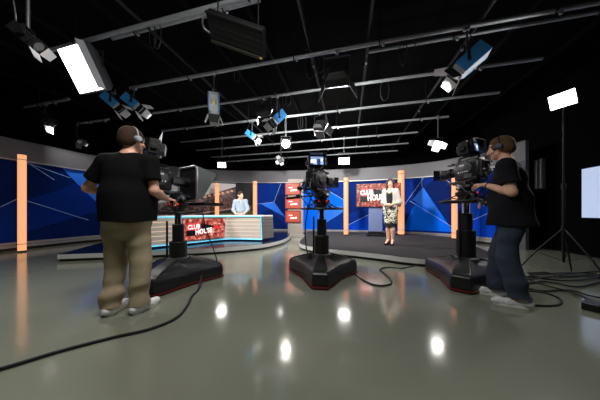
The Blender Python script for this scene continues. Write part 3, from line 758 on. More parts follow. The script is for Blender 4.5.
for a, b in [((28, 163), (54, 180)), ((27, 201), (88, 220)), ((0, 207), (24, 196)), ((24, 160), (70, 178)), ((257, 204), (274, 202)), ((274, 202), (281, 182)), ((346, 226), (374, 212)), ((410, 201), (452, 227)), ((402, 208), (424, 176)), ((422, 168), (422, 187)), ((468, 222), (500, 208)), ((440, 170), (470, 196)), ((322, 187), (344, 200))]:
    lpatch(mb, a, b, 0.016, 5)
scenic = bpy.data.objects.new('wall_scenic', None); COL.objects.link(scenic); structure(scenic)
mb.build('graphic_panel', [M['blue_deep'], M['blue_dark'], M['blue_mid'], M['blue_bright'], M['blue_pale'], M['blue_line']], scenic, smooth=25)
mb = MB(); wband(mb, 0, S_END, ZB1 + 0.03, ZTOP, -0.06, 0.05); wband(mb, 0, S_END, ZTOP, ZTOP + 0.02, -0.06, 0.075); mb.build('cornice', M['cornice'], scenic, smooth=25)
mb = MB(); wband(mb, 0, S_BLUE, ZB1, ZB1 + 0.03, -0.06, 0.085); mb.build('cornice_ledge', M['band'], scenic, smooth=25)
mb = MB(); wband(mb, 0, S_BLUE, 0.15, ZB0, -0.06, 0.04); wband(mb, 0, S_BLUE, 0.075, 0.14, -0.06, 0.065); mb.build('base_band', M['band'], scenic, smooth=25)
mb = MB(); wband(mb, 0, S_BLUE, 0.0, 0.15, -0.06, 0.02); mb.build('plinth', M['plinth'], scenic, smooth=25)
mb = MB(); wband(mb, S_BLUE, S_END, 0.0, ZB1 + 0.03, -0.06, 0.045); mb.build('end_flat', M['flatgrey'], scenic, smooth=25)

# stadium picture behind the desk
S0, _ = s_of(150); S1, _ = s_of(254); SS, _ = s_of(236)
vw = thing('mural_panel', 'curved stadium crowd picture panel behind the presenter desk', 'mural', tuple(wpos((S0 + S1) / 2)[0]))
mb = MB(); wband(mb, S0, S1, ZB0, ZB1, 0.004, 0.05, 0)
def mp(px, py):
    s, Y = s_of(px); return (min(S1, max(S0, s)), max(ZB0, min(ZB1, H + (HZ - py) / F * Y)))
for P, m, k in [([(150, 150), (236, 184), (236, 187), (215, 193), (150, 208)], 1, 1), ([(150, 205), (215, 193), (236, 188), (236, 199), (150, 216)], 5, 2), ([(150, 213), (236, 198), (236, 209), (150, 222)], 2, 3), ([(150, 219), (254, 211), (254, 233), (150, 240)], 3, 4), ([(150, 220), (236, 207.5), (236, 208.6), (150, 222)], 4, 5), ([(236, 206), (254, 206), (254, 212), (236, 212)], 2, 2)]:
    patch(mb, [mp(*p) for p in P], 0.05 + 0.003 * k, m)
for px, py in [(199, 198.4), (205, 197.0), (210, 195.8), (215, 194.8), (219, 194), (223, 193.2), (228, 192.2), (232, 191.2)]:
    s, Y = s_of(px); z = H + (HZ - py) / F * Y; patch(mb, [(s - 0.06, z - 0.05), (s + 0.06, z - 0.05), (s + 0.06, z + 0.05), (s - 0.06, z + 0.05)], 0.068, 6)
for o_ in mb.v: pass
L0 = Vector(vw.location); mb.v = [tuple(Vector(p) - L0) for p in mb.v]
mb.build('picture', [M['mu_dark'], M['mu_sky'], M['mu_crowd'], M['mu_field'], M['mu_rail'], M['mu_stand'], M['mu_lights']], vw, smooth=25)

# ------------------------------------------------------------------ glowing columns
def column(px, Y, z0, z1, r, label):
    P = at(px, HZ, Y); t = thing('light_column', label, 'light column', (P.x, P.y, z0), 0, 'orange light columns'); t['kind'] = 'thing'
    h = z1 - z0
    mb = MB(); mb.lathe([(r, 0.035), (r, h - 0.03)], 28); mb.build('tube', M['colglow'], t)
    mb = MB(); mb.lathe([(r * 1.05, 0), (r * 1.05, 0.035)], 28); mb.build('base_cap', M['black'], t)
    mb = MB(); mb.lathe([(r * 1.02, h - 0.03), (r * 1.02, h)], 28); mb.build('top_cap', M['colglow'], t)
    for z in (0.2, h - 0.12):
        mb = MB(); mb.ring((0, 0, z), r * 1.03, 0.008, 24, 6); a = Vector((P.x, P.y, 0)); d = (wpos(s_of(px)[0])[0] - a); d.z = 0
        if 0.05 < d.length < 1.2: mb.bar((0, 0, z), d + Vector((0, 0, z)), 0.02, 0.02)
        mb.build('bracket', M['black'], t)
column(22, 5.12, 0.0, 2.43, 0.07, 'orange light column nearest the camera at the left wall, standing alone')
column(217, 8.55, 0.152, 2.2, 0.082, 'orange light column behind the desk before the stadium picture')
column(255, 8.45, 0.152, 2.27, 0.085, 'orange light column where the stadium picture meets the blue wall')
column(346, 7.45, 0.152, 2.24, 0.082, 'orange light column between the centre camera and the big presenter screen')
column(401, 7.55, 0.152, 2.52, 0.11, 'thick orange light column behind the standing presenter')
column(454.5, 6.35, 0.152, 2.3, 0.075, 'orange light column hidden behind the right-hand camera pedestal')

# ------------------------------------------------------------------ platforms
M['edge'] = mat('satin aluminium edge', (228, 228, 230), 0.28, 0.25, noise=0.08, nscale=8)
def platform(label, outline, deck, open_n, group, trim):
    poly = [Vector(p) for p in outline]; c = sum(poly, Vector()) / len(poly)
    c.z = 0; t = thing('stage_platform', label, 'platform', tuple(c), 0, group); L = [p - c for p in poly]
    def inset(d):
        out = []
        for i in range(len(L)):
            e = (L[(i + 1) % len(L)] - L[i - 1]); n = Vector((-e.y, e.x, 0)).normalized(); out.append(L[i] + n * d)
        return out
    mb = MB(); mb.prism(inset(0.012), 0.052, 0.15); mb.build('deck', deck, t, smooth=30)
    mb = MB(); A, B = inset(0.004), inset(0.03)
    n = open_n
    mb.loft([[A[i] + Vector((0, 0, 0.055)), A[i] + Vector((0, 0, 0.146)), B[i] + Vector((0, 0, 0.146)), B[i] + Vector((0, 0, 0.055))] for i in range(n)], 0)
    mb.build('edge_trim', trim, t, smooth=30)
    mb = MB(); mb.prism(inset(0.04), 0.0, 0.052); mb.build('toe_kick', M['plinth'], t, smooth=30)
    return t
front = catmull([fl(57, 262), fl(130, 259), fl(200, 255.5), fl(240, 252.3), fl(264, 249.6), fl(281, 245.3), fl(289, 241), (-0.36, 8.0, 0), (-0.45, 9.15, 0)], 8)
back = [Vector(p) for p in [(-1.9, 9.2, 0), (-3.7, 8.85, 0), (-5.3, 7.95, 0), (-6.1, 7.2, 0), (-5.75, 6.2, 0), (-5.3, 5.1, 0)]]
platform('glossy dark blue platform with silver edge under the presenter desk', front + back, M['deckblue'], len(front), 'stage platforms', M['edge'])
front2 = catmull([(0.3, 8.9, 0), (0.14, 7.2, 0), (-0.03, 5.75, 0), (0.16, 5.15, 0), (0.6, 4.75, 0), fl(355, 258.5), fl(385, 262.3), fl(402, 265), (2.35, 3.66, 0), (3.0, 3.6, 0), (3.75, 3.95, 0), (4.25, 4.8, 0), (4.7, 5.9, 0), (5.2, 6.9, 0)], 8)
back2 = [Vector(p) for p in [(4.55, 7.7, 0), (3.3, 8.35, 0), (1.9, 8.75, 0)]]
platform('charcoal carpeted platform with silver edge under the standing presenter', front2 + back2, M['carpet'], len(front2), 'stage platforms', M['edge'])

# ------------------------------------------------------------------ screens
def logo_picture(mb, W, Hh, y, small=False):
    """crowd picture with the red block, black pennant and white lettering; materials 0 crowd 1 red 2 black 3 white 4 pink"""
    def quad(pts, k, m): mb.add([(px * W - W / 2, y - 0.0012 * k, pz * Hh - Hh / 2) for px, pz in pts], [tuple(range(len(pts)))], m)
    quad([(0, 0), (1, 0), (1, 1), (0, 1)], 1, 0)
    quad([(0.08, 0.2), (0.30, 0.2), (0.32, 0.45), (0.08, 0.47)], 2, 2)
    quad([(0.09, 0.48), (0.35, 0.44), (0.37, 0.77), (0.11, 0.82)], 3, 1)
    quad([(0.39, 0.79), (0.80, 0.60), (0.41, 0.45)], 2, 2)
    quad([(0.70, 0.68), (0.93, 0.55), (0.71, 0.48)], 3, 1)
    def word(body, size, cx, cz, rot):
        text_into(mb, body, size, Matrix.Translation(((cx - 0.5) * W, y - 0.007, (cz - 0.5) * Hh)) @ Matrix.Rotation(math.radians(rot), 4, 'Y') @ Matrix.Diagonal((0.72, 1, 1, 1)), 3)
    word('CLUB', Hh * 0.3, 0.235, 0.62, -4); word('HOUSE', Hh * 0.34, 0.47, 0.39, -5)
SCR = [M['scr_crowd'], M['scr_red'], M['scr_black'], M['scr_white'], M['scr_pink']]

# presenter screen on its stand
a = at(356.3, 195, 7.35); b = at(401, 195, 7.0); mid = (a + b) / 2; ang = math.atan2(b.y - a.y, b.x - a.x); W = (Vector((b.x, b.y, 0)) - Vector((a.x, a.y, 0))).length; Hh = W * 9 / 16
zc = H + (HZ - 195) / F * 7.15
t = thing('display_screen', 'large red picture screen reading house behind the standing presenter', 'screen', (mid.x, mid.y, 0.15), ang)
mb = MB(); mb.box((0, 0.03, zc - 0.15), (W, 0.06, Hh)); mb.build('casing', M['black'], t, 0.006)
mb = MB(); mb.T = Matrix.Translation((0, 0, zc - 0.15)); logo_picture(mb, W - 0.03, Hh - 0.03, 0.0); mb.build('picture', SCR, t, smooth=0)
mb = MB(); mb.box((-0.08, 0.09, 0.62), (0.46, 0.06, 1.24)); mb.build('stand_panel', M['standblue'], t, 0.008)
mb = MB(); mb.box((-0.08, 0.1, 0.03), (0.62, 0.5, 0.06)); mb.box((-0.08, 0.055, 0.11), (0.5, 0.03, 0.1)); mb.build('base', M['plinth'], t, 0.006)

# totem of three screens
P = at(295.5, 0, 8.15); t = thing('screen_totem', 'tall beige column carrying three red screens between the two platforms', 'totem', (P.x, P.y, 0), -0.02)
mb = MB(); mb.box((0.0, 0.09, 1.16), (0.62, 0.16, 2.32)); mb.build('column', M['beige'], t, 0.008)
mb = MB(); mb.box((0.0, 0.08, 0.05), (0.7, 0.26, 0.1)); mb.build('base', M['beige'], t, 0.008)
for i in range(3):
    z = 1.92 - 0.55 * i
    mb = MB(); mb.box((-0.1, -0.012, z), (0.62, 0.045, 0.48)); f = mb.build('screen', M['scr_brown'], t, 0.004)
    mb = MB(); x0 = -0.1
    mb.add([(x0 - 0.27, -0.037, z - 0.2), (x0 + 0.27, -0.037, z - 0.2), (x0 + 0.27, -0.037, z + 0.2), (x0 - 0.27, -0.037, z + 0.2)], [(0, 1, 2, 3)], 0)
    mb.add([(x0 - 0.2, -0.039, z - 0.02), (x0 - 0.02, -0.039, z - 0.05), (x0 - 0.02, -0.039, z + 0.1), (x0 - 0.2, -0.039, z + 0.13)], [(0, 1, 2, 3)], 1)
    text_into(mb, 'CLUB', 0.06, Matrix.Translation((x0 - 0.1, -0.042, z + 0.045)), 2); text_into(mb, 'HOUSE', 0.085, Matrix.Translation((x0 + 0.03, -0.042, z - 0.06)) @ Matrix.Rotation(-0.1, 4, 'Y'), 2)
    mb.build('picture', [M['scr_rust'], M['scr_red'], M['scr_white']], f, smooth=0)

# ------------------------------------------------------------------ presenter desk
A, B, C, D, E_, G_ = [Vector((x, y, 0)) for x, y in [(-3.42, 4.62), (-2.13, 6.0), (-1.12, 5.84), (-0.84, 6.32), (-2.3, 6.62), (-3.95, 5.0)]]
ctr = (A + B + C + D + E_ + G_) / 6; desk = thing('presenter_desk', 'white curved presenter desk with cyan light edges and a red front screen', 'desk', (ctr.x, ctr.y, 0.15))
bend = catmull([A, A.lerp(B, 0.5) + Vector((0.02, -0.02, 0)), B.lerp(A, 0.12), B.lerp(C, 0.2), C], 8)
def loc(p, z): return Vector((p.x - ctr.x, p.y - ctr.y, z - 0.15))
def inn(P, d):
    out = []
    for i, p in enumerate(P):
        e = P[min(i + 1, len(P) - 1)] - P[max(i - 1, 0)]; out.append(p + Vector((-e.y, e.x, 0)).normalized() * d)
    return out
ZD0, ZD1 = 0.21, 0.905
mb = MB(); mb.prism([loc(p, 0) for p in bend + [D, E_, G_]], ZD1 - 0.19, ZD1 - 0.15); mb.build('worktop', M['whitepaint'], desk, 0.005)
boti = inn(bend, 0.10)
mb = MB()  # front boards
nb = 6
for k in range(nb):
    t0, t1 = k / nb, (k + 0.96) / nb
    r = []
    for p, q in zip(bend, boti):
        z0, z1 = ZD0 + (0.87 - ZD0) * t0, ZD0 + (0.87 - ZD0) * t1
        a0, a1 = q.lerp(p, t0), q.lerp(p, t1); nn = (q - p).normalized()
        r.append([loc(a0, z0), loc(a1, z1), loc(a1 + nn * 0.03, z1), loc(a0 + nn * 0.03, z0)])
    mb.loft(r, 0)
mb.build('front_panel', M['cream'], desk, smooth=30)
for k in range(1, nb):
    mb = MB(); t0 = (k - 0.07) / nb; z = ZD0 + (0.87 - ZD0) * t0
    mb.tube([loc(q.lerp(p, t0) + (q - p).normalized() * 0.02, z + 0.003) for p, q in zip(bend, boti)], 0.012, 6); mb.build('light_strip', M['warmglow'], desk)
for P, z in ((inn(bend, -0.012), 0.875), (inn(boti, -0.012), ZD0 - 0.012)):
    mb = MB(); mb.tube([loc(p, z) for p in P], 0.010, 8); mb.build('edge_light', M['cyanglow'], desk)
mb = MB(); mb.tube([loc(inn(bend, -0.012)[-1], 0.875), loc(inn(boti, -0.012)[-1], ZD0 - 0.012)], 0.010, 8); mb.build('edge_light', M['cyanglow'], desk)
mb = MB(); Cb = boti[-1]; Db = D + (Cb - C) * 0.8
for k in range(7):
    t0, t1 = k / 7, (k + 0.9) / 7; zf = lambda t: ZD0 + (0.87 - ZD0) * t
    c0, c1, d0, d1 = Cb.lerp(C, t0), Cb.lerp(C, t1), Db.lerp(D, t0), Db.lerp(D, t1); nn = Vector((-0.04, 0.02, 0))
    mb.loft([[loc(c0, zf(t0)), loc(c1, zf(t1)), loc(c1 + nn, zf(t1)), loc(c0 + nn, zf(t0))], [loc(d0, zf(t0)), loc(d1, zf(t1)), loc(d1 + nn, zf(t1)), loc(d0 + nn, zf(t0))]])
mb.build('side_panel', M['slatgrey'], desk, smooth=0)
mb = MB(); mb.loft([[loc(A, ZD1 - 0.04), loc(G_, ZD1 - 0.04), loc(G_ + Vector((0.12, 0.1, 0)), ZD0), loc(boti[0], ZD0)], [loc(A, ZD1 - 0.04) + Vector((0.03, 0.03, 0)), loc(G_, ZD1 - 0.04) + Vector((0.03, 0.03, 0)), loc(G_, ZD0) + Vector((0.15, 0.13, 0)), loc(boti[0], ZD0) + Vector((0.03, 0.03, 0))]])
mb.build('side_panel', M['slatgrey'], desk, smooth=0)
mb = MB(); mb.prism([loc(p, 0) for p in inn(bend, 0.14) + [D + Vector((-0.12, -0.02, 0)), E_ + Vector((0, -0.12, 0)), G_ + Vector((0.15, 0.02, 0))]], 0.0, 0.058); mb.build('plinth', M['plinth'], desk, smooth=30)
# screen on the left front, standing off the boards
p0, p1 = A.lerp(B, 0.36), A.lerp(B, 0.955)
q = (p1 - p0); W = q.length; ang = math.atan2(q.y, q.x); outn = Vector((q.y, -q.x, 0)).normalized()
m0 = (p0 + p1) / 2 + outn * 0.05; tilt = math.atan2(0.10, 0.66)
T = Matrix.Translation(loc(m0 - outn * 0.052, 0.545)) @ Matrix.Rotation(ang, 4, 'Z') @ Matrix.Rotation(tilt, 4, 'X') @ Matrix.Identity(4)
mb = MB(); mb.T = T; mb.box((0, 0.02, 0), (W, 0.06, 0.58)); dsp = mb.build('display', M['scr_black'], desk, 0.004)
mb = MB(); mb.T = T; logo_picture(mb, W - 0.02, 0.56, -0.011); mb.build('picture', SCR, dsp, smooth=0)

# stool under the seated presenter
st = thing('bar_stool', 'black stool under the presenter behind the desk', 'stool', tuple(HOST), 0)
mb = MB(); mb.lathe([(0.17, 0.52), (0.2, 0.54), (0.2, 0.575), (0.16, 0.59)], 24); mb.build('seat', M['black'], st)
mb = MB(); mb.lathe([(0.03, 0.03), (0.03, 0.52)], 12); mb.build('column', M['chrome'], st)
mb = MB(); mb.lathe([(0.22, 0), (0.22, 0.015), (0.04, 0.04)], 24); mb.build('base', M['chrome'], st)
mb = MB(); mb.ring((0, 0, 0.18), 0.17, 0.01, 28, 6); mb.cyl((-0.17, 0, 0.18), (0.17, 0, 0.18), 0.008); mb.build('footrest', M['chrome'], st)

# ------------------------------------------------------------------ things on the right wall
def wallpt(px, py, off=0.0):
    # where the sight line meets the right wall, moved off it into the room
    k = (px - 300) / F; Y = (LR - off) / (k * DY - DX); return Vector((k * Y, Y, H + (HZ - py) / F * Y))
a, b = wallpt(583.5, 212, 0.03), None
Lw = 1.75; e = -dd_ * Lw
ang = math.atan2(-DY, -DX)          # along the wall towards the camera
zt = wallpt(583.5, 169.5).z; zb = wallpt(583.5, 217.5).z
t = thing('wall_monitor', 'large pale blue lit monitor on the black wall at the right edge', 'monitor', (a.x + e.x / 2, a.y + e.y / 2, (zt + zb) / 2), ang)
# local x runs along the wall towards the camera; local -y faces the wall, +y the room? place by vector
nrm = Vector((-DY, DX, 0)); R = Matrix.Rotation(-ang, 3, 'Z'); ln = R @ nrm
mb = MB(); mb.box(ln * 0.0, (Lw + 0.04, 0.05, zt - zb + 0.04)); mb.build('casing', M['black'], t, 0.005)
mb = MB(); mb.box(ln * 0.028, (Lw, 0.006, zt - zb)); mb.build('screen', M['tv'], t)
M['streaksteel'] = mat('pale streak steel', (235, 235, 238), 0.35, 0.5)
p = wallpt(540, 174, 0.05); t = thing('steel_panel', 'narrow brushed steel panel on the black wall behind the right operator', 'panel', (p.x, p.y, p.z), ang)
w_ = (wallpt(536, 174) - wallpt(544, 174)).length
zt, zb = wallpt(540, 160.5).z, wallpt(540, 190.5).z
mb = MB(); mb.box((0, 0, 0), (w_, 0.07, zt - zb)); mb.build('plate', M['band'], t, 0.004)
for q in (-0.25, 0.25):
    mb = MB(); c_ = ln * 0.035 + Vector((q * w_, 0, 0)); mb.cyl(c_ - Vector((0, 0, (zt - zb) * 0.48)), c_ + Vector((0, 0, (zt - zb) * 0.48)), w_ * 0.2, n=24); mb.build('streak_rib', M['streaksteel'], t)  # ribs shaped and paled to put bright reflection streaks on the panel

# ------------------------------------------------------------------ camera pedestals
def pedestal(label, loc, a0, zr, azc, bars):
    """a0: angle of one tip of the three-cornered skirt; zr: height of the steering ring; azc: where the camera looks; bars: ends of the pan bars (world)"""
    t = thing('camera_pedestal', label, 'camera pedestal', (loc[0], loc[1], 0), 0, 'camera pedestals')
    R0, w = 0.61, 0.14
    def plan(sc, z, cw=1.0, mid=0.0):
        P = []
        for k in range(3):
            a = a0 + k * 2 * PI / 3; u = Vector((math.cos(a), math.sin(a), 0)); v = Vector((-u.y, u.x, 0))
            for q in (-1, -0.72, 0.72, 1): P.append(u * (R0 * sc - (0.07 if abs(q) == 1 else 0)) + v * w * q * cw + Vector((0, 0, z)))
            a2 = a + PI / 3; u2 = Vector((math.cos(a2), math.sin(a2), 0)); P.append(u2 * (R0 * sc * 0.56 - mid) + Vector((0, 0, z)))
        return P
    mb = MB(); mb.loft([plan(0.96, 0.035), plan(0.985, 0.10), plan(0.97, 0.19, 0.96), plan(0.92, 0.225, 0.9, 0.02), plan(0.62, 0.275, 0.78, 0.06), plan(0.34, 0.325, 0.62, 0.03)])
    sk = mb.build('skirt', M['darkgrey'], t, 0.012, 35)
    for k in range(3):
        for s in (-1, 1):
            mb = MB(); a = a0 + k * 2 * PI / 3 + s * 0.62; u = Vector((math.cos(a), math.sin(a), 0)); aa = a0 + k * 2 * PI / 3 + s * PI / 3; nrm = Vector((math.cos(aa), math.sin(aa), 0)); v = Vector((-nrm.y, nrm.x, 0))
            c = nrm * (R0 * 0.56 * 0.975 + 0.004) - v * s * 0.2 + Vector((0, 0, 0.125))
            mb.box(c, (0.03, 0.16, 0.075), Matrix.Rotation(aa, 3, 'Z')); mb.build('vent_recess', M['blackgloss'], sk, 0.006)
    for k in range(3):
        a = a0 + k * 2 * PI / 3; u = Vector((math.cos(a), math.sin(a), 0)); v = Vector((-u.y, u.x, 0)); mb = MB()
        mb.loft([[u * r + v * w * q + Vector((0, 0, z + e)) for q, e in ((-1, 0), (-0.8, 0.03), (0.8, 0.03), (1, 0))] for r, w, z in ((0.14, 0.06, 0.33), (0.3, 0.085, 0.285), (0.5, 0.11, 0.222), (0.575, 0.1, 0.16))])
        mb.build('corner_cover', M['black'], sk, 0.01)
    mb = MB(); mb.loft([plan(0.985, 0.016), plan(1.0, 0.02), plan(1.0, 0.034), plan(0.98, 0.037)]); mb.build('bumper', M['bumper'], t, 0, 35)
    for k in range(3):
        a = a0 + k * 2 * PI / 3; u = Vector((math.cos(a), math.sin(a), 0)); v = Vector((-u.y, u.x, 0)); mb = MB()
        for s in (-1, 1): mb.cyl(u * 0.47 + v * (0.03 * s - 0.02) + Vector((0, 0, 0.031)), u * 0.47 + v * (0.03 * s + 0.02) + Vector((0, 0, 0.031)), 0.03, n=14)
        mb.build('castor', M['black'], t)
    mb = MB(); mb.lathe([(0.15, 0.30), (0.15, 0.345), (0.118, 0.36)], 28); mb.build('collar', M['midgrey'], t, 0, 35)
    mb = MB(); mb.lathe([(0.113, 0.34), (0.113, zr - 0.42), (0.105, zr - 0.41)], 28); mb.box((0.0, -0.113, zr - 0.55), (0.05, 0.02, 0.12)); mb.build('outer_column', M['black'], t, 0, 35)
    mb = MB(); mb.lathe([(0.076, 0.4), (0.076, zr - 0.17), (0.07, zr - 0.165)], 28); mb.build('middle_column', M['black'], t, 0, 35)
    mb = MB(); mb.lathe([(0.045, zr - 0.2), (0.045, zr + 0.0)], 20); mb.build('inner_column', M['chrome'], t)
    mb = MB(); mb.tube([(-0.13, -0.05, 0.3), (-0.13, -0.05, zr - 0.12)], 0.014, 8); mb.build('gas_tube', M['black'], t)
    mb = MB(); mb.ring((0, 0, zr), 0.315, 0.015, 48, 8)
    rg = mb.build('steering_ring', M['black'], t)
    mb = MB()
    for k in range(4):
        a = a0 + 0.5 + k * PI / 2; u = Vector((math.cos(a), math.sin(a), 0)); mb.bar(u * 0.05 + Vector((0, 0, zr + 0.125)), u * 0.31 + Vector((0, 0, zr)), 0.03, 0.014); mb.bar(u * 0.04 + Vector((0, 0, zr + 0.02)), u * 0.2 + Vector((0, 0, zr + 0.06)), 0.025, 0.012)
    mb.build('spoke', M['black'], rg, 0.003)
    mb = MB(); mb.lathe([(0.05, zr - 0.02), (0.07, zr + 0.04), (0.13, zr + 0.1), (0.13, zr + 0.135), (0.08, zr + 0.15)], 24); mb.build('mount_plate', M['darkgrey'], t, 0, 35)
    for s in (-0.4, 0.5):
        u = Vector((math.sin(s), -math.cos(s), 0)); mb = MB(); mb.cyl(u * 0.12 + Vector((0, 0, zr + 0.118)), u * 0.14 + Vector((0, 0, zr + 0.118)), 0.012, n=12); mb.build('tally_light', M['redlight'], t)
    Rz = Matrix.Rotation(-azc, 4, 'Z'); zh = zr + 0.145
    mb = MB(); mb.T = Rz; mb.cyl((0, 0, zh), (0, 0, zh + 0.03), 0.085, n=24); mb.box((-0.075, 0, zh + 0.065), (0.035, 0.15, 0.08)); mb.box((0.075, 0, zh + 0.065), (0.035, 0.15, 0.08)); mb.cyl((-0.105, 0, zh + 0.065), (0.105, 0, zh + 0.065), 0.046, n=24); mb.box((0, 0.0, zh + 0.115), (0.12, 0.34, 0.025))
    hd = mb.build('pan_head', M['darkgrey'], t, 0.008)
    for s in (-1, 1): mb = MB(); mb.T = Rz; mb.cyl((0.105 * s, 0, zh + 0.065), (0.125 * s, 0, zh + 0.065), 0.036, 0.03, n=20); mb.build('drag_knob', M['silver'], hd)
    for e in bars:
        e = Vector(e) - Vector((loc[0], loc[1], 0)); s = 1 if (Matrix.Rotation(azc, 3, 'Z') @ e).x > 0 else -1
        st = (Rz @ Vector((0.12 * s, -0.03, zh + 0.07))); d = (e - st).normalized()
        mb = MB(); mb.cyl(st, e, 0.012, n=12); b = mb.build('pan_bar', M['midgrey'], t)
        mb = MB(); mb.cyl(e - d * 0.14, e + d * 0.03, 0.019, n=14); mb.build('grip', M['rubber'], b, 0.003)
        mb = MB(); mb.T = Matrix.Translation(e - d * 0.17); mb.box((0, 0, 0.01), (0.06, 0.05, 0.06)); mb.build('zoom_control', M['black'], b, 0.006)
    return zh + 0.128

def studio_camera(label, loc, az, z0, vfyaw, prompter=False, vflift=0.0, back=0.0):
    t = thing('studio_camera', label, 'studio camera', (loc[0], loc[1], z0), -az, 'studio cameras')
    def P(name, mats, fn, parent=t, bev=0.0, **k):
        mb = MB(); mb.T = Matrix.Translation((0, -back, 0)); fn(mb); return mb.build(name, mats, parent, bev, **k)
    P('base_plate', M['midgrey'], lambda m: m.box((0, 0.0, 0.015), (0.13, 0.44, 0.03)), bev=0.004)
    body = P('body', M['darkgrey'], lambda m: m.loft([[Vector((x, y, z)) for x, z in ((-0.07 * a, 0.035), (0.07 * a, 0.035), (0.082 * a, 0.1), (0.082 * a, 0.27 * b), (0.055 * a, 0.325 * b), (-0.055 * a, 0.325 * b), (-0.082 * a, 0.27 * b), (-0.082 * a, 0.1))] for a, b, y in ((0.8, 0.85, -0.3), (1, 0.97, -0.27), (1.05, 1, -0.1), (1.02, 1, 0.02), (0.85, 0.92, 0.075))]), bev=0.012)
    for s in (-1, 1):
        P('side_panel', M['midgrey'], lambda m: m.loft([[Vector((s * x, -0.11 + 0.125 * r * math.cos(a), 0.185 + 0.105 * r * math.sin(a))) for a in [2 * PI * k / 20 for k in range(20)]] for x, r in ((0.07, 1), (0.1, 0.95), (0.108, 0.8))]), body, 0.004)
        P('label_plate', M['whitepaint'], lambda m: m.box((s * 0.109, -0.09, 0.235), (0.006, 0.07, 0.022)), body)
        P('switch_row', M['silver'], lambda m: [m.box((s * 0.109, -0.18 + 0.035 * k, 0.14), (0.012, 0.014, 0.02)) for k in range(5)], body)
    P('battery_plate', M['black'], lambda m: (m.box((0, -0.315, 0.16), (0.12, 0.05, 0.2)), m.box((0, -0.34, 0.2), (0.09, 0.03, 0.1))), body, 0.008)
    for k in range(6):
        x, z = -0.04 + 0.04 * (k % 3), 0.09 + 0.05 * (k // 3)
        P('connector', M['silver'] if k % 2 else M['midgrey'], lambda m: m.cyl((x, -0.34, z), (x, -0.362, z), 0.012, n=12), body)
    P('carry_handle', M['black'], lambda m: m.tube(catmull([(0, -0.24, 0.31), (0, -0.23, 0.36), (0, -0.02, 0.37), (0, 0.06, 0.36), (0, 0.03, 0.31)], 6), 0.016, 8))
    P('adapter_box', M['midgrey'], lambda m: m.box((-0.1, -0.2, 0.07), (0.06, 0.12, 0.06)), body, 0.006)
    ln = P('lens', M['black'], lambda m: m.loft([[Vector((r * math.cos(2 * PI * k / 28), y, 0.18 + r * math.sin(2 * PI * k / 28))) for k in range(28)] for r, y in ((0.062, 0.06), (0.062, 0.11), (0.055, 0.115), (0.055, 0.15), (0.068, 0.155), (0.068, 0.22), (0.062, 0.225), (0.066, 0.29), (0.074, 0.34))]), smooth=30)
    if not prompter:
        P('lens_hood', M['blackgloss'], lambda m: m.loft([[Vector((x * a, y, 0.18 + z * a2)) for x, z in ((-1, -1), (1, -1), (1, 1), (-1, 1))] for a, a2, y in ((0.075, 0.07, 0.34), (0.115, 0.085, 0.43), (0.109, 0.079, 0.43), (0.07, 0.065, 0.345))], 0, False), ln)
    P('front_glass', M['glass_dark'], lambda m: m.cyl((0, 0.338, 0.18), (0, 0.343, 0.18), 0.068, n=24), ln)
    P('servo_grip', M['darkgrey'], lambda m: (m.box((0.085, 0.15, 0.17), (0.05, 0.17, 0.1)), m.cyl((-0.06, 0.2, 0.15), (-0.1, 0.2, 0.15), 0.02, n=14)), ln, 0.015)
    P('zoom_ring', M['midgrey'], lambda m: m.ring((0, 0.19, 0.18), 0.07, 0.006, 28, 6, 0, (0, 1, 0)), ln)
    # viewfinder turned on its own arm
    zv = 0.5 + vflift; V = Matrix.Translation((0, -0.12 - back, zv)) @ Matrix.Rotation(vfyaw, 4, 'Z') @ Matrix.Rotation(-0.12, 4, 'X')
    def VP(name, mats, fn, parent, bev=0.0, **k):
        mb = MB(); mb.T = V; fn(mb); return mb.build(name, mats, parent, bev, **k)
    P('viewfinder_arm', M['midgrey'], lambda m: (m.cyl((0, -0.12, 0.36), (0, -0.12, zv - 0.08), 0.022, n=14), m.box((0, -0.12, zv - 0.085), (0.18, 0.06, 0.03))), bev=0.003)
    vf = VP('viewfinder', M['black'], lambda m: (m.box((0, 0.02, 0), (0.27, 0.12, 0.19)), m.box((0, 0.1, 0), (0.18, 0.06, 0.13)), m.box((-0.15, 0.02, -0.01), (0.03, 0.07, 0.06)), m.box((0.15, 0.02, -0.01), (0.03, 0.07, 0.06))), t, 0.01)
    def scr(m):
        q = lambda x0, x1, z0, z1, k, mm: m.add([(x0, -0.0405 - 0.0008 * k, z0), (x1, -0.0405 - 0.0008 * k, z0), (x1, -0.0405 - 0.0008 * k, z1), (x0, -0.0405 - 0.0008 * k, z1)], [(0, 1, 2, 3)], mm)
        q(-0.095, 0.095, -0.058, 0.066, 0, 0); q(-0.095, -0.02, -0.03, 0.02, 1, 1); q(0.0, 0.05, -0.058, 0.03, 1, 2); q(0.055, 0.09, 0.0, 0.04, 1, 1); q(-0.09, -0.06, -0.058, -0.03, 1, 2)
    VP('screen', [M['vfscreen'], M['vfwhite'], M['vfdark']], scr, vf, smooth=0)
    def hood(m):
        m.loft([[Vector((x * a, y, z * b + 0.004)) for x, z in ((-1, -1), (1, -1), (1, 1), (-1, 1))] for a, b, y in ((0.112, 0.08, -0.04), (0.128, 0.092, -0.12), (0.124, 0.088, -0.12), (0.108, 0.076, -0.04))], 0, False)
    VP('sun_hood', M['blackgloss'], hood, vf, smooth=0)
    if prompter: VP('lit_hood_flap', M['whitepaint'], lambda m: m.loft([[Vector(p) for p in ((-0.13, 0.0, 0.1), (-0.05, 0.06, 0.1), (-0.1, 0.05, 0.27))], [Vector(p) for p in ((-0.13, 0.004, 0.1), (-0.05, 0.064, 0.1), (-0.1, 0.054, 0.27))]]), vf, smooth=0)  # white flap painted as the lit side of the viewfinder hood
